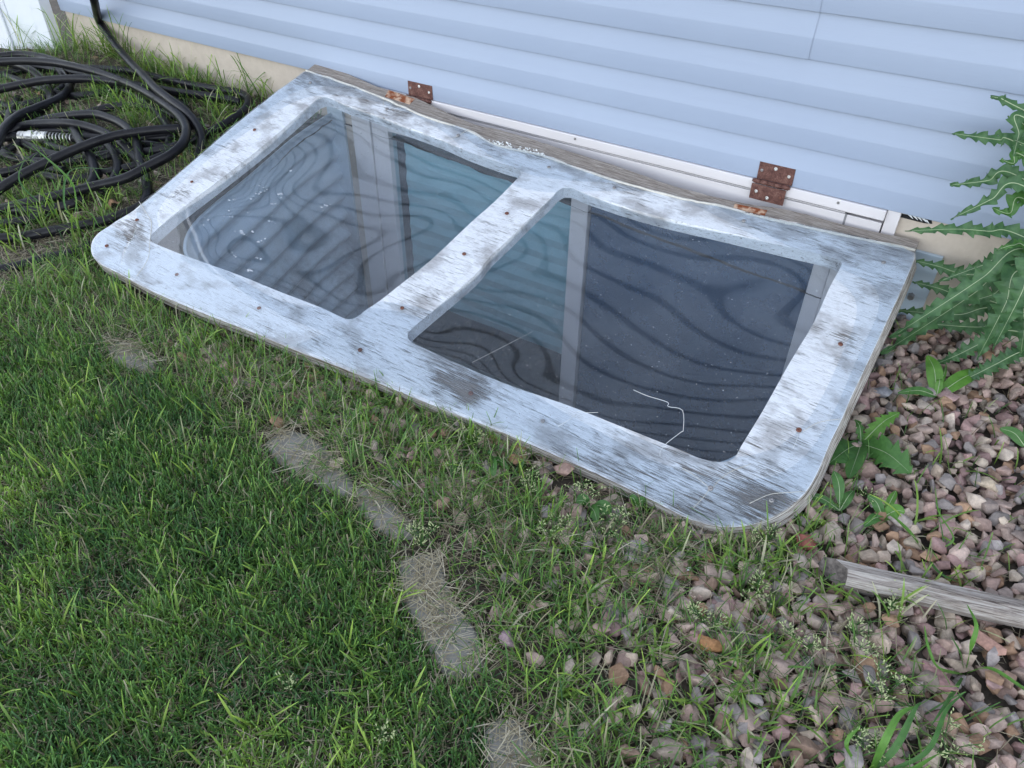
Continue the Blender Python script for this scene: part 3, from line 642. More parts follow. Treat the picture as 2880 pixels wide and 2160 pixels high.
# ---------------- hose ----------------
RH = .0158
hose = empty('rubber_hose', tuple(G(300, 400)), 'thick black rubber hose heaped in loose coils between the fence and the cover', 'hose')
def hp(pts, lifts, n=7, sc1=.434):
    L = len(pts); out = []
    for i, p in enumerate(pts):
        l = lifts if isinstance(lifts, (int, float)) else np.interp(i/(L-1), np.linspace(0, 1, len(lifts)), lifts)
        out.append(G(p[0]*sc1, p[1]*sc1, RH*.9+float(l)*RH*2))
    return catmull(out, n)
HOSES = [
 ([(-40,403),(100,395),(250,398),(400,415),(600,460),(780,520),(930,590),(1060,670),(1160,750),(1205,830),(1190,920),(1110,1000),(960,1080),(800,1160),(600,1210),(400,1262),(200,1310),(50,1345),(-60,1380)], [2.2,2.2,1.6,1.8,2,1.6,1.2,.8]),
 ([(-60,375),(60,358),(150,355),(280,372),(400,410),(520,440),(700,450),(860,465),(1000,500),(1200,545),(1400,580),(1540,600),(1610,645),(1590,710),(1500,780),(1380,850),(1270,900),(1100,960),(900,990),(700,1000),(520,1040),(400,1050),(200,1045),(0,1000)], [1.2,.8,.6,.8,.4,.2,.2]),
 ([(-60,600),(0,578),(150,545),(300,520),(500,510),(650,518),(800,540),(980,570),(1150,600),(1350,625),(1500,650),(1560,665)], [1.4,1.8,.9,.3]),
 ([(-60,408),(0,405),(100,418),(200,455),(265,510),(315,580),(330,650),(290,700),(200,745),(80,800),(-40,880)], [1.3,.9,.6,.8,1.0]),
 ([(370,430),(420,500),(450,560),(430,600),(370,645),(250,695),(120,750),(30,830),(-20,930),(-60,1000)], [.9,.4,1.2,1.9,1.7]),
 ([(150,830),(250,790),(350,765),(500,745),(620,742),(720,770),(800,810),(860,870),(890,950),(905,1040),(930,1120)], [.4,1.4,1.2,.4]),
 ([(60,860),(150,815),(300,800),(450,800),(580,825),(700,870),(790,930),(860,1000),(910,1060),(945,1150),(955,1250),(935,1310),(900,1370)], [.8,1.5,.8,.3,.2]),
 ([(470,830),(500,880),(540,950),(590,1030),(612,1110),(595,1180),(540,1240),(470,1290),(350,1350),(200,1420),(60,1445),(-60,1440)], [.9,1.2,.6,.4,.3]),
 ([(480,897),(600,893),(750,905),(900,900),(1050,890),(1150,885)], [.8,.4,.2]),
 ([(-60,1270),(20,1210),(150,1130),(300,1055),(450,985),(600,925),(750,880),(900,855),(1050,840),(1180,830),(1300,790)], [1.3,2.0,2.1,1.6,.8]),
 ([(-60,1130),(40,1115),(150,1085),(240,1020),(330,1000),(480,1040)], .3),
 ([(-60,1545),(0,1545),(150,1535),(350,1495),(550,1460),(700,1425),(850,1370),(960,1310),(1060,1250)], [.2,.3,.2]),
 ([(-60,1350),(60,1360),(200,1362),(320,1355),(450,1330),(540,1290)], [.5,.7,.6]),
 ([(-60,660),(60,690),(160,680),(300,640),(420,560),(500,500)], .1),
 ([(-60,900),(0,960),(60,1010),(160,1040),(300,1090),(420,1110)], .2),
 ([(-60,470),(60,500),(220,560),(420,620),(620,610),(840,560),(1020,580),(1180,680),(1260,790)], [.0,.2,.0]),
 ([(-60,1200),(80,1180),(260,1140),(460,1170),(640,1130),(860,1080),(1060,1010),(1200,930)], [.3,.0,.2]),
 ([(120,640),(60,760),(90,880),(220,960),(420,1020),(640,1030),(820,960),(960,900),(1060,860)], [.4,.1,.3]),
 ([(-60,520),(80,470),(240,440),(420,470),(640,520),(860,610),(1010,720),(1100,850),(1090,980)], [.1,.3,.1]),
 ([(-60,1010),(80,960),(200,880),(360,850),(520,860),(680,930),(760,1040),(740,1160),(640,1260)], [.2,.5,.2]),
 ([(-60,780),(40,740),(200,750),(420,800),(560,740),(760,690),(980,700),(1150,760)], [.1,.2,.1]),
 ([(300,930),(400,970),(560,985),(760,960),(950,940),(1120,960),(1240,905)], .1),
]
bm = bmesh.new()
for pts, lf in HOSES: tube(bm, hp(pts, lf), RH, 14)
tube(bm, [Vector(p) for p in catmull([G(p[0], p[1], .01) for p in [(-10,762),(60,748),(130,728),(200,714),(262,690)]], 6)], RH, 14)
tube(bm, [Vector(p) for p in catmull([G(p[0], p[1], .01) for p in [(-40,1560/2.3),(30,690),(70,640)]], 4)][:1]*1+[G(5, 700, .01)], RH, 10) if False else None
# the end that comes down from above the picture
hang = [Wl(200, -160, -.10), Wl(232, -80, -.10), Wl(262, -8, -.12)]
tailp = [(640,130,4.2),(700,225,3.0),(780,330,2.2),(860,420,2.0),(940,500,2.2),(1010,575,2.4),(1100,645,2.3),(1200,720,1.9),(1270,800,1.4),(1308,890,.8),(1300,970,.4),(1275,1040,.1),(1250,1120,0)]
hang += [G(x*.434, y*.434, RH*.9+l*RH*2) for x, y, l in tailp]
tube(bm, catmull(hang, 7), RH, 14)
from_bm('hose_coils', bm, M['rubber'], hose, True)
c0 = G(-30*.434, 888*.434, RH*2.3); c1 = G(130*.434, 885*.434, RH*2.3); c2 = G(312*.434, 888*.434, RH*2.3); c3 = G(492*.434, 900*.434, RH*2.2)
bm = bmesh.new(); tube(bm, [c0-(c1-c0)*.3, c0, c1], RH, 14); from_bm('hose_end', bm, M['rubber'], hose, True)
bm = bmesh.new(); tube(bm, [c2, c3, c3+(c3-c2)*.2], RH*.8, 14); from_bm('hose_end', bm, M['rubber'], hose, True)
bm = bmesh.new(); prof = [(0, .95), (.02, 1.22), (.10, 1.16), (.14, 1.24), (.20, 1.16), (.26, 1.24), (.32, 1.16), (.36, 1.1), (.37, 1.42), (.55, 1.42), (.56, 1.12), (.62, 1.12), (.63, 1.34), (.72, 1.34), (.74, 1.16), (.80, 1.24), (.86, 1.16), (.92, 1.24), (.98, 1.2), (1, .9)]
tube(bm, [c1.lerp(c2, t) for t, _ in prof], [RH*s_ for _, s_ in prof], 16); from_bm('coupling', bm, M['steel'], hose)
bm = bmesh.new(); dv = (c3-c2); t_ = dv.normalized(); n1 = t_.orthogonal().normalized(); n2 = t_.cross(n1)
tube(bm, [c2+dv*(i/170)+(n1*math.cos(i*.30)+n2*math.sin(i*.30))*RH*1.05 for i in range(171)], .0016, 6); from_bm('spring_guard', bm, M['steel'], hose, True)

# ---------------- stones ----------------
def stone_shape(seed, flat=.75):
    r = random.Random(seed); bm = bmesh.new(); el = (1, r.uniform(.62, .95), r.uniform(.5, flat))
    for _ in range(r.randint(11, 17)):
        v = Vector((r.gauss(0, 1), r.gauss(0, 1), r.gauss(0, 1))).normalized()*r.uniform(.85, 1.1)
        bm.verts.new((v.x*el[0], v.y*el[1], v.z*el[2]))
    h = bmesh.ops.convex_hull(bm, input=bm.verts[:]); bmesh.ops.delete(bm, geom=list({g for g in h['geom_interior'] if isinstance(g, bmesh.types.BMVert)}), context='VERTS')
    bmesh.ops.dissolve_limit(bm, angle_limit=R(14), verts=bm.verts[:], edges=bm.edges[:])
    bmesh.ops.bevel(bm, geom=bm.edges[:], offset=.075, segments=2, affect='EDGES', profile=.6, clamp_overlap=True)
    bmesh.ops.triangulate(bm, faces=bm.faces[:]); bm.verts.ensure_lookup_table()
    V_ = np.array([v.co[:] for v in bm.verts]); F_ = np.array([[v.index for v in f.verts] for f in bm.faces]); bm.free(); return V_, F_
SH = [stone_shape(100+i) for i in range(16)]
PAL = np.array([(.33,.235,.20),(.31,.205,.19),(.37,.28,.235),(.40,.32,.255),(.29,.235,.21),(.27,.24,.23),(.38,.29,.25),(.42,.35,.28),(.32,.205,.135),(.26,.175,.165),(.36,.275,.235),(.30,.245,.205),(.24,.165,.125),(.44,.37,.31),(.22,.195,.185),(.34,.245,.21)])*1.13
BB = [G(*p) for p in [(60,960),(200,960),(355,1010),(560,1120),(790,1290),(940,1400),(1060,1500),(1190,1640),(1290,1800),(1400,2000),(1440,2160)]]
bbx = np.array([p.x for p in BB]); bby = np.array([p.y for p in BB]); o_ = np.argsort(bbx); bbx = bbx[o_]; bby = bby[o_]
def lawn_side(x, y):                  # >0 out on the lawn, <0 between the lawn edge and the house
    yb = np.interp(x, bbx, bby); s_ = (bby[-1]-bby[-3])/(bbx[-1]-bbx[-3]); yb = np.where(x > bbx[-1], bby[-1]+(x-bbx[-1])*s_, yb)
    return (yb-y)
P1 = np.array([G(1250, 1250)[:2], G(1800, 2160)[:2]])
def gravel_w(x, y):
    # bare gravel on the right, sparse between the cover and the lawn edge
    d = -lawn_side(x, y)
    t = sstep(-.55, .10, x+ .25*(y+1.0))
    return np.clip(.20*sstep(.04, .16, d)*sstep(-1.75, -.9, x)+t*sstep(.10, .32, d), 0, 1)
COVP = [(MC @ Vector((q[0], q[1], -.02)))[:2] for q in [P(*p) for p in OUT_RIGHT+OUT_FRONT+OUT_LEFT]]+[(-2.1, .05), (-.12, .05)]
def on_cover(x, y, m=0):
    ins = np.zeros(np.shape(x), bool); j = len(COVP)-1
    for i in range(len(COVP)):
        (xi, yi), (xj, yj) = COVP[i], COVP[j]
        ins ^= ((yi > y) != (yj > y)) & (x < (xj-xi)*(y-yi)/(yj-yi+1e-12)+xi); j = i
    return ins
TA = G(2352, 1610, .042); TB = G(2880, 1724, .040); TN = Vector((-(TB-TA).y, (TB-TA).x)).normalized()
pos = []
for layer, (cell, dz) in enumerate([(.026, .004), (.029, .018)]):
    xs = np.arange(-2.3, 1.25, cell); ys = np.arange(-2.3, .01, cell); XX, YY = np.meshgrid(xs, ys)
    x = XX.ravel()+rng.uniform(-.5, .5, XX.size)*cell; y = YY.ravel()+rng.uniform(-.5, .5, XX.size)*cell
    w_ = gravel_w(x, y); keep = (rng.random(x.size) < w_) & ~on_cover(x, y) & ~in_well(x, y, .02)
    sz = rng.uniform(.0110, .0215, x.size)*np.where(rng.random(x.size) < .12, 1.4, 1.0)
    tl = np.abs((x-TA.x)*TN.x+(y-TA.y)*TN.y) < .030   # no upper stones where the timber lies
    keep &= ~(tl & (x > TA.x-.03) & (layer == 1))
    pos.append(np.stack([x, y, terr(x, y)+dz+rng.uniform(-.004, .004, x.size), sz], 1)[keep])
# a few stones under the cover's front edge, on the soil by the hose and on the floor of the well
n = 420; x = rng.uniform(-1.6, -.1, n); y = rng.uniform(-1.12, -.86, n); pos.append(np.stack([x, y, terr(x, y)+.006, rng.uniform(.010, .022, n)], 1)[(rng.random(n) < .8)])
n = 260; x = rng.uniform(-3.6, -2.1, n); y = rng.uniform(-.9, .0, n); pos.append(np.stack([x, y, terr(x, y)+.003, rng.uniform(.008, .020, n)], 1))
n = 900; x = rng.uniform(-2.0, -.1, n); y = rng.uniform(-.84, -.02, n); q_ = np.stack([x, y, np.full(n, -1.145), rng.uniform(.012, .026, n)], 1); pos.append(q_[in_well(x, y, -.03)])
pos = np.concatenate(pos)
def rotm(n):
    q = rng.normal(size=(n, 4)); q[:, 1:3] *= .45; q /= np.linalg.norm(q, axis=1)[:, None]; a, b, c, d = q.T
    return np.stack([1-2*(c*c+d*d), 2*(b*c-a*d), 2*(b*d+a*c), 2*(b*c+a*d), 1-2*(b*b+d*d), 2*(c*d-a*b), 2*(b*d-a*c), 2*(c*d+a*b), 1-2*(b*b+c*c)], 1).reshape(-1, 3, 3)
Vs, Fs, Cs = [], [], []; base = 0
ids = rng.integers(0, len(SH), len(pos)); RM = rotm(len(pos)); pc = PAL[rng.integers(0, len(PAL), len(pos))]*rng.uniform(.8, 1.25, (len(pos), 1))
for k in range(len(SH)):
    sel = np.where(ids == k)[0]; V_, F_ = SH[k]
    vv = np.einsum('nij,vj->nvi', RM[sel], V_)*pos[sel, 3][:, None, None]*1.12+pos[sel, None, :3]
    Vs.append(vv.reshape(-1, 3)); Fs.append((F_[None]+(base+np.arange(len(sel))*len(V_))[:, None, None]).reshape(-1, 3)); Cs.append(np.repeat(pc[sel], len(V_), 0)); base += len(sel)*len(V_)
o = link('gravel', np_mesh('gravel', np.concatenate(Vs), F3=np.concatenate(Fs), col=np.concatenate(Cs)), M['stone']); setc(o, 'pinkish grey crushed stone gravel filling the bed beside the wall', 'gravel', kind='stuff')
def rock(px, py, size, col, seed, label, name='rock', stretch=(1, 1, 1), rz=0.0, cat='rock', lift=.35):
    V_, F_ = stone_shape(seed, .8); V_ = V_*np.array(stretch)*size; p = G(px, py)
    me = np_mesh(name, V_, F3=F_, col=np.tile(np.array(col), (len(V_), 1)))
    o = link(name, me, M['stone']); o.location = (p.x, p.y, p.z+size*lift+.016); o.rotation_euler = (0.1, -.1, rz); setc(o, label, cat)
rock(1985, 1836, .026, (.36,.19,.09), 1, 'orange brown rock in the grass below the split timber end', stretch=(1,.95,.9))
rock(2765, 1835, .031, (.42,.25,.20), 2, 'long salmon pink rock below the weathered timber', stretch=(1.25,.55,.6), rz=-.6)
rock(1428, 1822, .020, (.30,.22,.24), 3, 'purple pink rock alone in the grass right of the concrete edging')
rock(2836, 1037, .030, (.42,.36,.33), 4, 'largest pale grey pink rock near the spiny plant at the right', stretch=(1,.8,.8))
rock(2257, 1545, .024, (.30,.11,.09), 5, 'dark red rock between the rounded cover corner and the timber end')
rock(2252, 1600, .022, (.42,.36,.31), 6, 'pale flat rock touching the left end of the timber', rz=.4)
rock(1584, 1345, .028, (.38,.26,.22), 7, 'tan pink rock tucked under the front edge of the cover', stretch=(.9,1,.9))
rock(2340, 1395, .021, (.28,.16,.06), 8, 'brown ochre rock against the rounded corner of the cover', stretch=(1.1,.7,.8), rz=.8)
rock(2470, 1130, .026, (.27,.27,.29), 9, 'blue grey angular rock above the toothed green weed')
rock(2613, 1930, .034, (.33,.20,.19), 10, 'broad flat maroon rock under the arching grass blades', stretch=(1.2,.75,.6), rz=-.3)
rock(2738, 1062, .001, (.3,.2,.2), 11, 'x') if False else None
rock(2520, 1490, .027, (.38,.33,.30), 12, 'pale grey rock between the timber and the seeding grass')
rock(2656, 1140, .026, (.35,.24,.23), 13, 'pinkish rock just below the two leaved green seedling', stretch=(1.15,.8,.7))
rock(2760, 1385, .029, (.45,.37,.28), 14, 'sandy yellow rock in the gravel above the timber', stretch=(1.1,.85,.75))

# ---------------- concrete edging ----------------
ED = [([(300,980),(345,965),(400,985),(440,1020),(430,1050),(370,1045),(320,1020)], 'small grey concrete edging block showing left in the lawn'),
      ([(740,1250),(800,1215),(880,1235),(960,1310),(1000,1380),(960,1400),(880,1360),(790,1310)], 'grey concrete edging block in the grass below the cover middle'),
      ([(1000,1375),(1060,1380),(1110,1420),(1180,1500),(1140,1520),(1070,1500),(1010,1440)], 'narrow concrete edging block touching the block with dry clippings'),
      ([(1120,1580),(1170,1562),(1235,1570),(1255,1640),(1300,1720),(1350,1800),(1360,1880),(1310,1920),(1230,1880),(1180,1780),(1130,1680)], 'largest concrete edging block, strewn with dry grass clippings'),
      ([(1360,2050),(1420,2020),(1480,2060),(1530,2160),(1520,2240),(1420,2260),(1370,2160)], 'concrete edging block at the bottom edge of the picture')]
EDW = []
for pts, lab in ED:
    w_ = [G(*p) for p in pts]; c = sum(w_, Vector())/len(w_)
    bm = bmesh.new(); q = catmull(w_+[w_[0]], 4)[:-1]; n = len(q); rings = []
    EDW.append(np.array([(v.x, v.y) for v in q]))
    for (s_, dz) in [(1.0, -.05), (1.0, .000), (.96, .006), (.88, .010), (.6, .013), (.3, .014)]:
        rings.append([bm.verts.new(Vector((c.x+(v.x-c.x)*s_, c.y+(v.y-c.y)*s_, float(terr(v.x, v.y))+dz+noise.noise(v*40)*.003))-c) for v in q])
    for a_, b_ in zip(rings, rings[1:]):
        for k in range(n): bm.faces.new((a_[k], b_[k], b_[(k+1) % n], a_[(k+1) % n]))
    bm.faces.new(rings[-1]); bmesh.ops.recalc_face_normals(bm, faces=bm.faces[:])
    o = from_bm('edging_block', bm, M['edging'], None, True); o.location = c; setc(o, lab, 'edging', 'concrete edging blocks along the lawn edge')
def poly_in(W, x, y):
    ins = np.zeros(x.shape, bool); j = len(W)-1
    for i in range(len(W)):
        (xi, yi), (xj, yj) = W[i], W[j]
        ins ^= ((yi > y) != (yj > y)) & (x < (xj-xi)*(y-yi)/(yj-yi+1e-12)+xi); j = i
    return ins
def on_edging(x, y):
    r = np.zeros(x.shape, bool)
    for W in EDW: r |= poly_in(W, x, y)
    return r

# ---------------- grass ----------------
def blades(base, L, wd, az, lean, curve, tipw, tint, dry, seg=3):
    N = len(base); rows = []; cols = []
    p = base.copy(); dirx = np.cos(az); diry = np.sin(az); side = np.stack([-diry, dirx, np.zeros(N)], 1)
    tw = rng.uniform(-.7, .7, N); side[:, 2] = tw*.5; side /= np.linalg.norm(side, axis=1)[:, None]
    for s_ in range(seg+1):
        t = s_/seg; wt = wd*((1-t)+tipw*t if s_ == seg else (1.0 if t > 0 else .8)*(1-.25*t*t))
        if s_ == seg: wt = wd*tipw
        rows.append(np.stack([p-side*wt[:, None]/2, p+side*wt[:, None]/2], 1))
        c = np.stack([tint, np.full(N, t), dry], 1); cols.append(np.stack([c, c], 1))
        th = lean+curve*t; st = L/seg
        p = p+np.stack([dirx*np.sin(th)*st, diry*np.sin(th)*st, np.cos(th)*st], 1)
    V_ = np.stack(rows, 1).reshape(N, -1, 3); C_ = np.stack(cols, 1).reshape(N, -1, 3); m = V_.shape[1]
    f = np.array([(2*i, 2*i+1, 2*i+3, 2*i+2) for i in range(seg)]); F_ = (f[None]+(np.arange(N)*m)[:, None, None]).reshape(-1, 4)
    return V_.reshape(-1, 3), F_, C_.reshape(-1, 3)
def grass_obj(name, parts, label, cat='grass'):
    Vv, Ff, Cc = [], [], []; b_ = 0
    for V_, F_, C_ in parts: Vv.append(V_); Ff.append(F_+b_); Cc.append(C_); b_ += len(V_)
    o = link(name, np_mesh(name, np.concatenate(Vv), F4=np.concatenate(Ff), col=np.concatenate(Cc)), M['grass'])
    return setc(o, label, cat, kind='stuff')
def fnoise(x, y, s, seed=0): return np.array([noise.noise(Vector((a*s, b*s, seed))) for a, b in zip(x, y)])
def scatter(n, x0, x1, y0, y1):
    x = rng.uniform(x0, x1, n); y = rng.uniform(y0, y1, n)
    cxy = np.stack([x, y, terr(x, y)], 1)-np.array(CAM[:])    # keep to what could be seen from around the camera
    z = cxy @ np.array(fw[:]); a = np.abs(cxy @ np.array(rt[:]))/np.maximum(z, .05); k = (z > .15) & (a < .95)
    return x[k], y[k]
def base3(x, y, dz=0.0): return np.stack([x, y, terr(x, y)+dz], 1)
parts = []
# mown lawn
x, y = scatter(330000, -3.4, .3, -2.15, -.55); ls = lawn_side(x, y)
den = sstep(-.03, .05, ls)*np.where(on_edging(x, y), .05, 1)*np.where(on_edging(x-.018, y+.028), .65, 1); cl = fnoise(x, y, 9); cl2 = fnoise(x, y, 3.2, 4)
k = (rng.random(x.size) < den*(.92+.6*cl+.3*cl2)); x, y, cl, cl2 = x[k], y[k], cl[k], cl2[k]; N = x.size
L = rng.uniform(.022, .050, N)*(1+.35*cl2); tint = np.clip(rng.normal(.36, .20, N)+.45*cl-.25*cl2, 0, 1); dry = (rng.random(N) < .11)*rng.uniform(.4, 1, N)
parts.append(blades(base3(x, y), L, rng.uniform(.0013, .0030, N), rng.uniform(0, 6.28, N), np.abs(rng.normal(.45, .48, N)), rng.uniform(-.2, 1.1, N), rng.uniform(.15, .9, N), tint, dry))
# broad light blades in the lawn
k = rng.random(N) < .018; n = k.sum()
parts.append(blades(base3(x[k], y[k]), rng.uniform(.04, .085, n), rng.uniform(.003, .0048, n), rng.uniform(0, 6.28, n), rng.uniform(.3, 1.2, n), rng.uniform(0, .9, n), np.full(n, .1), rng.uniform(.7, 1, n), np.zeros(n), 4))
# rough grass between lawn edge and gravel, and around the hose and foundation
x, y = scatter(150000, -3.9, .9, -2.2, -.0); ls = lawn_side(x, y); g = gravel_w(x, y)
cl = fnoise(x, y, 7, 9)
den = sstep(.06, -.02, ls)*(1-.94*sstep(-.26, .34, x+.35*(y+1)))*np.clip(.58+2.1*cl, .04, 1)*~on_edging(x, y)
den = np.where((x < -2.1), np.clip(.20+1.3*cl, .02, 1)*sstep(.06, -.02, ls), den)
den = np.where((x > -2.2) & (x < -.7) & (y < -.9), np.maximum(den, .95*sstep(.02, -.02, ls)+.5*cl), den)
den = den*np.where(on_edging(x, y), 0, 1)*np.where(on_edging(x-.018, y+.028), .6, 1)
k = (rng.random(x.size) < den*.9) & ~in_well(x, y, .01) & ~on_cover(x, y); x, y, cl = x[k], y[k], cl[k]; N = x.size
parts.append(blades(base3(x, y, .004), rng.uniform(.035, .085, N), rng.uniform(.0014, .0032, N), rng.uniform(0, 6.28, N), np.abs(rng.normal(.55, .45, N)), rng.uniform(0, 1.1, N), rng.uniform(.05, .5, N), np.clip(rng.normal(.52, .2, N), 0, 1), (rng.random(N) < .16)*rng.uniform(.5, 1, N), 4))
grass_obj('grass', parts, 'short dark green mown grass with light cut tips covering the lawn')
# dry thatch
parts = []
x, y = scatter(230000, -3.9, .9, -2.15, .0); ls = lawn_side(x, y); g = gravel_w(x, y); cl = fnoise(x, y, 6, 21)
den = np.where(ls > 0, .34+.55*cl, .45*(1-.85*sstep(-.5, .15, x+.25*(y+1)))+.3*cl); den = np.where(on_edging(x, y), .35, den)
k = (rng.random(x.size) < den) & ~in_well(x, y, .01) & ~on_cover(x, y); x, y = x[k], y[k]; N = x.size; ed = on_edging(x, y)
parts.append(blades(base3(x, y, np.where(ed, .018, .004)+rng.uniform(0, .010, N)), rng.uniform(.015, .055, N), rng.uniform(.0008, .0019, N), rng.uniform(0, 6.28, N), rng.uniform(1.35, 1.62, N), rng.uniform(-.15, .15, N), rng.uniform(.2, 1, N), np.clip(rng.normal(.45, .25, N)+ed*.25, 0, 1), np.ones(N)))
lo_ = np.concatenate(EDW).min(0); hi_ = np.concatenate(EDW).max(0); x = rng.uniform(lo_[0], hi_[0], 26000); y = rng.uniform(lo_[1], hi_[1], 26000); k = on_edging(x, y) & (fnoise(x, y, 14, 40)+.22 > rng.random(26000)*.75); x, y = x[k], y[k]; N = x.size
parts.append(blades(base3(x, y, .016+rng.uniform(0, .012, N)), rng.uniform(.015, .045, N), rng.uniform(.0008, .0017, N), rng.uniform(0, 6.28, N), rng.uniform(1.45, 1.62, N), rng.uniform(-.15, .15, N), rng.uniform(.2, 1, N), np.clip(rng.normal(.55, .25, N), 0, 1), np.ones(N)))
x, y = scatter(60000, -1.7, .9, -2.1, -.85); cl = fnoise(x, y, 5, 50); k = (lawn_side(x, y) < 0) & ~on_cover(x, y) & (rng.random(x.size) < (.18+1.1*cl)*(1-.9*sstep(-.25, .35, x+.3*(y+1)))); x, y = x[k], y[k]; N = x.size
parts.append(blades(base3(x, y, .020+rng.uniform(0, .016, N)), rng.uniform(.025, .08, N), rng.uniform(.0009, .002, N), rng.uniform(0, 6.28, N), rng.uniform(1.2, 1.62, N), rng.uniform(-.1, .5, N), rng.uniform(.2, .8, N), np.clip(rng.normal(.4, .25, N), 0, 1), (rng.random(N) < .42)*1.0))
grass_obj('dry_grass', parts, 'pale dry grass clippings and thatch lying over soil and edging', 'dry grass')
# long weedy grass in tufts: along the foundation, through the hose, on the lawn's left edge, along the cover front
parts = []
tufts = [(430,215,16,.13),(470,120,14,.17),(455,150,14,.2),(300,130,9,.16),(215,110,10,.2),(200,160,10,.17),(100,140,8,.15),(60,130,4,.14),(375,160,14,.15),(400,190,14,.14),(520,240,12,.13),(480,215,14,.12),(560,250,10,.13),(690,290,8,.16),(760,280,7,.15),(640,260,6,.12),
         (330,300,16,.09),(370,320,18,.09),(400,345,16,.08),(300,290,12,.10),(420,310,12,.09),(600,310,12,.09),(620,330,12,.08),(660,300,8,.1),(130,640,14,.12),(190,590,12,.12),(60,560,8,.1),(90,480,6,.11),(280,620,14,.10),(230,660,12,.10),(60,700,14,.10),(20,660,10,.1),(330,560,8,.08),(300,480,8,.08),(120,420,6,.08),(30,350,5,.08),(560,470,6,.08),(590,400,8,.09),
         (350,860,12,.11),(270,820,12,.11),(200,800,10,.12),(420,900,12,.10),(120,830,10,.11),(600,960,12,.09),(700,960,14,.09),(560,1000,12,.10),(760,1000,12,.09),(960,1090,16,.08),(1060,1120,16,.09),(1120,1140,14,.09),(1000,1200,14,.08),(1180,1300,14,.08),(1250,1280,10,.09),(1330,1260,12,.09),(1400,1330,10,.08),(1500,1420,12,.09),
         (1700,1620,12,.09),(1650,1700,14,.07),(1560,1560,12,.08),(1400,1780,14,.07),(1900,1560,12,.08),(2100,1620,14,.10),(2040,1640,12,.09),(2180,1600,10,.11),(2260,1520,8,.1),(1840,1860,14,.07),(2130,1900,16,.09),(2050,1960,16,.08),(2200,2030,14,.09),(1960,2000,12,.08),(2060,2080,14,.08),(1700,2040,14,.07),(1600,1950,14,.07),(2540,1640,10,.09),(2480,1740,10,.10),(2330,1690,12,.08),(2400,1870,8,.09),(2560,1500,6,.12),(2700,1640,6,.1),(2640,1330,5,.12)]
for (px, py, n, ln) in tufts:
    p = G(px, py); far_ = (px < 800 and py < 700); n = int(n*(2.6 if far_ else 1.5)); ln = ln*(1.25 if far_ else 1.0); bx = p.x+rng.normal(0, .034 if far_ else .016, n); by = np.minimum(p.y+rng.normal(0, .03 if far_ else .016, n), -.004)
    parts.append(blades(base3(bx, by), rng.uniform(.45, 1.1, n)*ln, rng.uniform(.0024, .0056, n), rng.uniform(0, 6.28, n), rng.uniform(.05, .85, n), rng.uniform(.2, 1.6, n), np.full(n, .08), np.clip(rng.normal(.74, .16, n), 0, 1), (rng.random(n) < .1)*.8, 6))
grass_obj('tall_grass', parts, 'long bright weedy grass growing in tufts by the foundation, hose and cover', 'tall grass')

# ---------------- leafy plants ----------------
def leaf_mesh(pts, hw, teeth, depth, wave, seed, shape='lance', n=90, fold=.25, hint=None):
    r = random.Random(seed); C_ = catmull(pts, max(3, n//(len(pts)-1))); m = len(C_)
    L = [0.0]
    for a_, b_ in zip(C_, C_[1:]): L.append(L[-1]+(b_-a_).length)
    T = L[-1]; bm = bmesh.new(); rows = []; ph = r.random()*6
    for i, c in enumerate(C_):
        t = L[i]/T; tg = (C_[min(i+1, m-1)]-C_[max(i-1, 0)]).normalized()
        sd_ = tg.cross(hint or Vector((0, 0, 1)))
        if sd_.length < .2: sd_ = tg.cross(Vector((0, -1, .2)))
        sd_.normalize(); nr = sd_.cross(tg).normalized()
        wv = {'lance': (math.sin(math.pi*min(1, t*.92+.06))**.75), 'oval': math.sin(math.pi*min(1, t*.97+.02))**.6, 'spoon': math.sin(math.pi*t**1.6*.97+.03)**.8}[shape]
        row = []
        for s_ in (-1, 1):
            f = (t*teeth+(0 if s_ > 0 else .37)+.15*math.sin(t*17+ph)) % 1.0
            tooth = (1-f)**1.3 if f > .0 else 1
            ww = hw*wv*(1-depth+depth*tooth*1.3)
            z_ = wave*math.sin(t*teeth*6.28*.5+ph+s_)*hw
            row.append((c+sd_*s_*ww*.5+nr*(fold*ww*.5), c+sd_*s_*ww+nr*(fold*ww*.7+z_)))
        rows.append([bm.verts.new(row[0][1]), bm.verts.new(row[0][0]), bm.verts.new(c), bm.verts.new(row[1][0]), bm.verts.new(row[1][1])])
    for a_, b_ in zip(rows, rows[1:]):
        for k in range(4): bm.faces.new((a_[k], a_[k+1], b_[k+1], b_[k]))
    return bm, C_, T
def leaf(parent, pts, hw, mat, teeth=0.01, depth=0.0, wave=.0, seed=1, shape='lance', rib=True, ribr=.0016, fold=.25, hint=None):
    bm, C_, T = leaf_mesh(pts, hw, teeth, depth, wave, seed, shape, fold=fold, hint=hint)
    lf = from_bm('leaf', bm, mat, parent, True)
    if rib:
        bm = bmesh.new(); k = len(C_)-3; tube(bm, [c+Vector((0, 0, .0006)) for c in C_[:k]], [ribr*(1-.8*i/k) for i in range(k)], 6); from_bm('midrib', bm, M['rib'], lf, True)
    return lf
th_base = G(2905, 1010); thistle = empty('spiny_plant', th_base, 'tall spiny toothed weed with pale midribs against the foundation at the right', 'plant')
SX, SY = th_base.x, min(th_base.y, -.10)
bm = bmesh.new(); stem = catmull([(SX, SY, th_base.z), (SX+.004, SY-.004, -.12), (SX-.004, SY, .02), (SX+.006, SY+.004, .16), (SX, SY, .30)], 8)
tube(bm, stem, [.0075*(1-.4*i/len(stem)) for i in range(len(stem))], 10); from_bm('stem', bm, M['midleaf'], thistle, True)
def TP(px, py, y): return Wl(px, py, y)
def spt(z): return Vector((SX, SY, z))
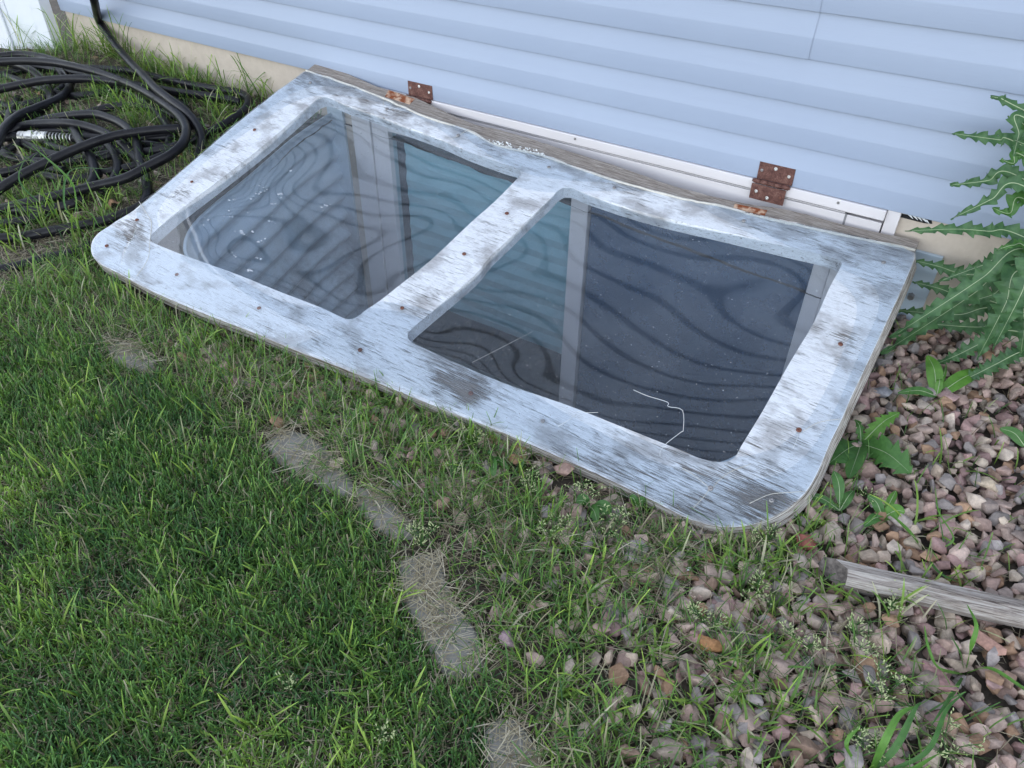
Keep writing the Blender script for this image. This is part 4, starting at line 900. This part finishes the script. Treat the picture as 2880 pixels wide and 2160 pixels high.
TH = [ # (from stem height, points (px,py,y), half width, seed)
 (.235, [(2850,296,-.10),(2822,280,-.09),(2786,272,-.08)], .010, 1), (.17, [(2860,402,-.11),(2809,394,-.10),(2744,385,-.09),(2677,376,-.08)], .0125, 2),
 (.10, [(2850,490,-.12),(2780,508,-.12),(2720,516,-.11),(2672,521,-.10)], .0125, 3), (.08, [(2870,520,-.15),(2790,560,-.17),(2730,590,-.18),(2673,617,-.19)], .016, 4),
 (.02, [(2850,655,-.15),(2780,651,-.18),(2690,645,-.21),(2545,650,-.24)], .0155, 5), (.00, [(2850,745,-.16),(2740,825,-.20),(2620,905,-.22),(2478,996,-.22)], .022, 6),
 (-.03, [(2850,720,-.14),(2760,748,-.15),(2640,792,-.16)], .015, 7), (-.02, [(2868,760,-.22),(2830,850,-.26),(2790,930,-.27),(2747,1012,-.27)], .023, 8),
 (-.12, [(2800,790,-.06),(2700,770,-.05),(2640,750,-.05),(2570,733,-.05)], .020, 9), (-.18, [(2800,870,-.08),(2700,885,-.09),(2600,880,-.10),(2520,872,-.10)], .020, 10),
 (-.16, [(2830,930,-.16),(2760,965,-.19),(2690,1000,-.20),(2632,1024,-.20)], .020, 11), (.12, [(2880,440,-.12),(2850,460,-.14),(2815,448,-.15)], .012, 12),
 (.05, [(2880,560,-.13),(2840,600,-.16),(2790,585,-.18)], .013, 13), (-.05, [(2890,700,-.18),(2850,690,-.22),(2800,705,-.24)], .014, 14), (.20, [(2878,330,-.12),(2865,380,-.14),(2850,440,-.15)], .011, 15),
 (-.10, [(2890,850,-.2),(2880,930,-.24),(2870,1000,-.25)], .020, 16), (-.08, [(2850,800,-.10),(2790,830,-.11),(2720,850,-.11)], .016, 17), (.14, [(2890,360,-.05),(2860,350,-.06),(2835,325,-.06)], .010, 18)]
TH += [(z-.015, [(a+r_[0], b+r_[1], c-.02) for a, b, c in pts], hw*.9, q+20) for (z, pts, hw, q), r_ in zip(TH[5:12]+TH[15:17], [(25,-45),(30,40),(45,-30),(-5,60),(60,35),(40,60),(35,-55),(25,40),(45,-60)])]
for (z, pts, hw, sd_) in TH:
    pp = [spt(z)]+[TP(*p) for p in pts]; leaf(thistle, pp, hw*(1.6 if sd_ in (1, 2, 3, 12, 13, 15, 18) else 1.15), M['thistle'] if sd_ not in (12, 13, 14, 18) else M['midleaf'], teeth=15+sd_ % 4, depth=.50, wave=.30, seed=sd_, ribr=.0012, fold=.30, hint=Vector((-.25, -.75, .6)))
for s_ in range(9):                   # smaller leaves crowding the stem
    r_ = random.Random(500+s_); z = -.20+s_*.05; a0 = r_.uniform(-2.9, -.9); ln = r_.uniform(.09, .15)
    dd = Vector((math.cos(a0), math.sin(a0)*.7, 0)); pp = [spt(z), spt(z)+dd*ln*.5+Vector((0, 0, .035)), spt(z)+dd*ln+Vector((0, 0, .02-.02*r_.random()))]
    leaf(thistle, pp, .0125, M['thistle'] if s_ % 3 else M['midleaf'], teeth=13, depth=.5, wave=.3, seed=70+s_, ribr=.001, fold=.3, hint=Vector((-.25, -.75, .6)))
for s_ in range(6):                   # leaves on the far side of the stem
    a0 = .2+s_*.5; z = -.15+s_*.075; pp = [spt(z), spt(z)+Vector((math.cos(a0)*.06, math.sin(a0)*.03-.01, .03)), spt(z)+Vector((math.cos(a0)*.15, math.sin(a0)*.05-.03, .01))]
    leaf(thistle, pp, .016, M['thistle'], teeth=15, depth=.5, wave=.22, seed=40+s_)
def weed(px, py, label, leaves, mat, name='weed'):
    b_ = G(px, py, .018); w_ = empty(name, b_, label, 'weed')
    for i, (qx, qy, lift, hw, shape, teeth, m_) in enumerate(leaves):
        tip = G(qx, qy, lift+.022); mid = (b_+tip)/2+Vector((0, 0, .010+.15*lift)); leaf(w_, [b_+Vector((0, 0, .004)), mid, tip], hw, M[m_] if m_ else mat, teeth=teeth or .01, depth=.4 if teeth else 0, wave=.05, seed=i+px, shape=shape, ribr=.0008, fold=.12, hint=Vector((-.25, -.7, .65)))
weed(2632, 1118, 'light green seedling with two upright leaves on the gravel', [(2608,1000,.05,.017,'lance',0,None),(2765,1040,.03,.018,'lance',0,None),(2662,1025,.03,.005,'lance',0,None),(2525,1105,.02,.010,'lance',0,'midleaf'),(2640,1060,.03,.008,'lance',0,None)], M['lightleaf'])
weed(2420, 1252, 'green weed with broad toothed leaves beside the right edge of the cover', [(2530,1160,.05,.018,'lance',7,'lightleaf'),(2330,1305,.02,.036,'oval',5,None),(2560,1330,.03,.034,'oval',5,None),(2388,1345,.025,.019,'oval',0,None),(2405,1180,.03,.009,'lance',4,None)], M['midleaf'])
weed(2360, 1440, 'small round leaved weed by the rounded corner of the cover', [(2345,1325,.05,.011,'spoon',0,None),(2260,1390,.01,.008,'lance',0,None),(2400,1380,.02,.010,'oval',0,None)], M['midleaf'])
weed(2480, 1460, 'light green weed leaf beside seeding grass below the cover corner', [(2545,1440,.02,.014,'oval',0,None),(2430,1480,.02,.010,'oval',0,'midleaf'),(2440,1395,.02,.010,'oval',0,'midleaf'),(2520,1380,.02,.008,'oval',0,None)], M['lightleaf'])
weed(2880, 1260, 'small flat leaved weed at the right edge of the gravel', [(2812,1205,.02,.012,'oval',0,None),(2900,1180,.03,.012,'oval',0,None)], M['midleaf'])
weed(1385, 1300, 'low weed with round leaves in the gravel below the front board', [(1375,1275,.03,.012,'oval',0,None),(1390,1340,.02,.012,'oval',0,None),(1430,1320,.02,.008,'oval',0,None)], M['midleaf'])
weed(1660, 1430, 'flat dark leaf rosette in dry grass by the cover front', [(1620,1410,.01,.014,'spoon',0,None),(1720,1440,.01,.014,'spoon',0,None),(1680,1470,.01,.012,'oval',0,None)], M['midleaf'])
weed(1790, 680*2.1, 'tiny clover like weed between gravel stones near the front board', [(1770,1400,.01,.009,'oval',0,None),(1815,1410,.01,.009,'oval',0,None)], M['midleaf'])
# broad grass clumps in the gravel, blade by blade
def bclump(px, py, label, bl):
    b_ = G(px, py); w_ = empty('broad_bladed_plant', b_, label, 'plant')
    for i, (pts, hw) in enumerate(bl):
        pp = [b_+Vector((0, 0, .003))]+[G(*p) for p in pts]; bm, _, _ = leaf_mesh(pp, hw*.62, .01, 0, 0, i, 'lance', n=40, fold=.5); from_bm('blade', bm, M['midleaf'] if i % 2 else M['lightleaf'], w_, True)
bclump(2710, 1900, 'tall broad bladed grass clump arching over the gravel at lower right', [([(2730,1820,.07),(2745,1760,.10),(2720,1700,.10)], .0065), ([(2700,1840,.05),(2675,1790,.08)], .006), ([(2780,1880,.06),(2860,1925,.06),(2960,2000,.03)], .006), ([(2660,1980,.05),(2620,2040,.05)], .005), ([(2640,1880,.06),(2610,1820,.09),(2600,1760,.10)], .006)])
bclump(2440, 2190, 'wide bladed grass clump at the bottom edge among stones', [([(2490,2080,.07),(2530,2010,.09),(2580,1985,.09)], .0085), ([(2520,2100,.06),(2570,2000,.09),(2590,1975,.09)], .008), ([(2380,2100,.06),(2420,2040,.08)], .006), ([(2600,2120,.06),(2660,2000,.08),(2710,1950,.08)], .0055), ([(2500,2200,.05),(2640,2120,.06)], .006)])
bclump(2600, 1560, 'long flat grass blades lying above the timber', [([(2560,1500,.04),(2500,1440,.05)], .007), ([(2640,1610,.03),(2700,1640,.02)], .005), ([(2680,1520,.04),(2640,1440,.07),(2630,1370,.08)], .003)])
bclump(205, 640, 'three long bright grass blades standing in the hose coils', [([(215,560,.07),(190,500,.13),(90,410,.17)], .0055), ([(180,560,.08),(200,480,.12),(310,475,.13)], .0055), ([(250,600,.06),(280,640,.04)], .004), ([(60,520,.09),(75,430,.12)], .004)])

# seeding grass panicles
def panicle(px, py, h, label, seed, n=3):
    r = random.Random(seed); b_ = G(px, py); w_ = empty('seeding_grass', b_, label, 'plant', 'seeding plants in the lawn and gravel')
    bs = bmesh.new(); bh = bmesh.new()
    for s_ in range(n):
        az = r.uniform(0, 6.28); ln = h*r.uniform(.7, 1.1); top = b_+Vector((math.cos(az)*ln*.45, math.sin(az)*ln*.45, ln*.75)); m_ = b_.lerp(top, .5)+Vector((0, 0, .012))
        c = catmull([b_, m_, top], 6); tube(bs, c, .0007, 5)
        for k in range(10):
            t = .45+.55*k/9; p = c[min(len(c)-1, int(t*(len(c)-1)))]; a2 = r.uniform(0, 6.28); l2 = .022*(1.25-t)*r.uniform(.7, 1.2)+.004
            e_ = p+Vector((math.cos(a2)*l2, math.sin(a2)*l2, l2*.5)); tube(bs, [p, e_], .0004, 4)
            for q in range(2):
                d = (e_-p).normalized(); st = p.lerp(e_, .55+.22*q)+Vector((r.uniform(-1, 1), r.uniform(-1, 1), r.uniform(-1, 1)))*.002
                dd = (d+Vector((r.uniform(-.7, .7), r.uniform(-.7, .7), .4))).normalized(); tube(bh, [st, st+dd*.0026, st+dd*.0056], [.0004, .0012, .0003], 5)
    from_bm('stalk', bs, M['midleaf'], w_, True); from_bm('seed_head', bh, M['seed'], w_, True)
for i, (px, py, h, lab) in enumerate([
    (1320,1270,.06,'seeding plant tuft just below the middle of the front board'), (1262,1350,.05,'seeding plant tuft left of the low round leaved weed'), (1502,1400,.06,'seeding plant tuft right of the low round leaved weed'),
    (1633,1430,.07,'seeding plant tuft above the flat dark leaf rosette'), (1186,1540,.06,'seeding plant tuft at the top of the block with clippings'), (1720,1520,.08,'dense seeding plant tuft in dry straw below the front board'),
    (1560,1530,.07,'seeding plant tuft left of the dense straw tuft'), (2146,1560,.07,'seeding plant tuft below the rounded corner of the cover'), (2115,1710,.07,'seeding plant tuft left of the timber end'),
    (1981,1770,.07,'seeding plant tuft above the orange brown rock'), (2506,1730,.07,'seeding plant tuft leaning over the timber'), (2245,1830,.08,'seeding plant tuft right of the orange brown rock'),
    (2410,1840,.07,'seeding plant tuft above the broad maroon rock'), (2471,1980,.08,'seeding plant tuft left of the broad maroon rock'), (2432,2130,.06,'seeding plant tuft beside the wide bladed clump at the bottom'),
    (2632,2130,.08,'large seeding plant tuft at the bottom right corner'), (2441,1430,.05,'seeding plant tuft beside the light green weed leaf'), (330,1250,.035,'short seeding plant tuft out in the left lawn'), (800,1950,.035,'short seeding plant tuft in the lower left lawn'), (1100,2080,.035,'short seeding plant tuft in the lawn near the bottom')]):
    panicle(px, py, h, lab, 200+i, 4 if h > .055 else 2)

# ---------------- timber, leaves, chip ----------------
a_ = G(2352, 1610, .042); b_ = G(2880, 1724, .040); d_ = (b_-a_); b_ = a_+d_*1.9; d_ = (b_-a_).normalized(); s_ = d_.cross(Vector((0, 0, 1))).normalized()
bm = bmesh.new(); rad = [(1.0, .0), (.80, .60), (.20, .93), (-.55, .85), (-.98, .30), (-.88, -.55), (-.1, -.95), (.75, -.68)]
LN = (b_-a_).length; rings = []
for i in range(41):
    t = i/40; p = Vector((LN*t, 0, 0)); ring = []
    for k, (u_, v_) in enumerate(rad):
        j = 1+.10*noise.noise(Vector((t*5, k*3.1, 0))); off = -.012*(1 if (k in (0, 1, 7)) else 0) if i == 0 else 0
        ring.append(bm.verts.new(p+Vector(((.026*u_+.010*v_ if i == 0 else 0), u_*.0245*j, v_*.023*j))))
    rings.append(ring)
for r1, r2 in zip(rings, rings[1:]):
    for k in range(8): bm.faces.new((r1[k], r1[(k+1) % 8], r2[(k+1) % 8], r2[k]))
fe = bm.faces.new(rings[0][::-1]); fe.material_index = 1; bm.faces.new(rings[-1]); bmesh.ops.recalc_face_normals(bm, faces=bm.faces[:])
sk = from_bm('timber', bm, [M['stake'], simple('dark_end_grain', (.11, .095, .088), .9, var=.6, scale=120, bump=.003)])
sk.matrix_basis = Matrix(((d_.x, s_.x, 0, a_.x), (d_.y, s_.y, 0, a_.y), (d_.z, s_.z, 1, a_.z), (0, 0, 0, 1)))
setc(sk, 'silvery weathered timber length lying on the gravel at the right', 'timber')
def dead_leaf(px, py, size, label, seed, lift=.012):
    r = random.Random(seed); p = G(px, py, lift); az = r.uniform(0, 6.28); d = Vector((math.cos(az), math.sin(az), .15))
    bm, _, _ = leaf_mesh([Vector(), d*size*.5+Vector((0, 0, .008)), d*size], size*.32, 4, .3, .35, seed, 'oval', n=20, fold=.6)
    o = from_bm('dead_leaf', bm, M['deadleaf'], None, True); o.location = p; setc(o, label, 'dead leaf', 'dead leaves on the ground')
dead_leaf(136, 192, .045, 'orange brown dead leaf between the upper hose loops', 1); dead_leaf(105, 264, .035, 'small orange dead leaf under the second hose loop', 2); dead_leaf(300, 590, .05, 'pale tan dead leaf below the lowest hose coil', 3)
dead_leaf(1450, 1275, .06, 'brown curled dead leaf under the front edge of the cover', 4); dead_leaf(1490, 1300, .05, 'brown dead leaf right of the curled one under the front edge', 5); dead_leaf(510, 440, .05, 'reddish dead leaf between the hose and the left board', 6)
bm = bmesh.new(); box(bm, -.007, .007, -.003, .003, 0, .0015, .0004); bmesh.ops.rotate(bm, cent=(0, 0, 0), matrix=Matrix.Rotation(.9, 3, 'Y') @ Matrix.Rotation(1.0, 3, 'Z'), verts=bm.verts[:])
o = from_bm('plastic_chip', bm, M['flake']); o.location = G(1936, 1600, .022); setc(o, 'small bright white chip lying between gravel stones', 'chip')
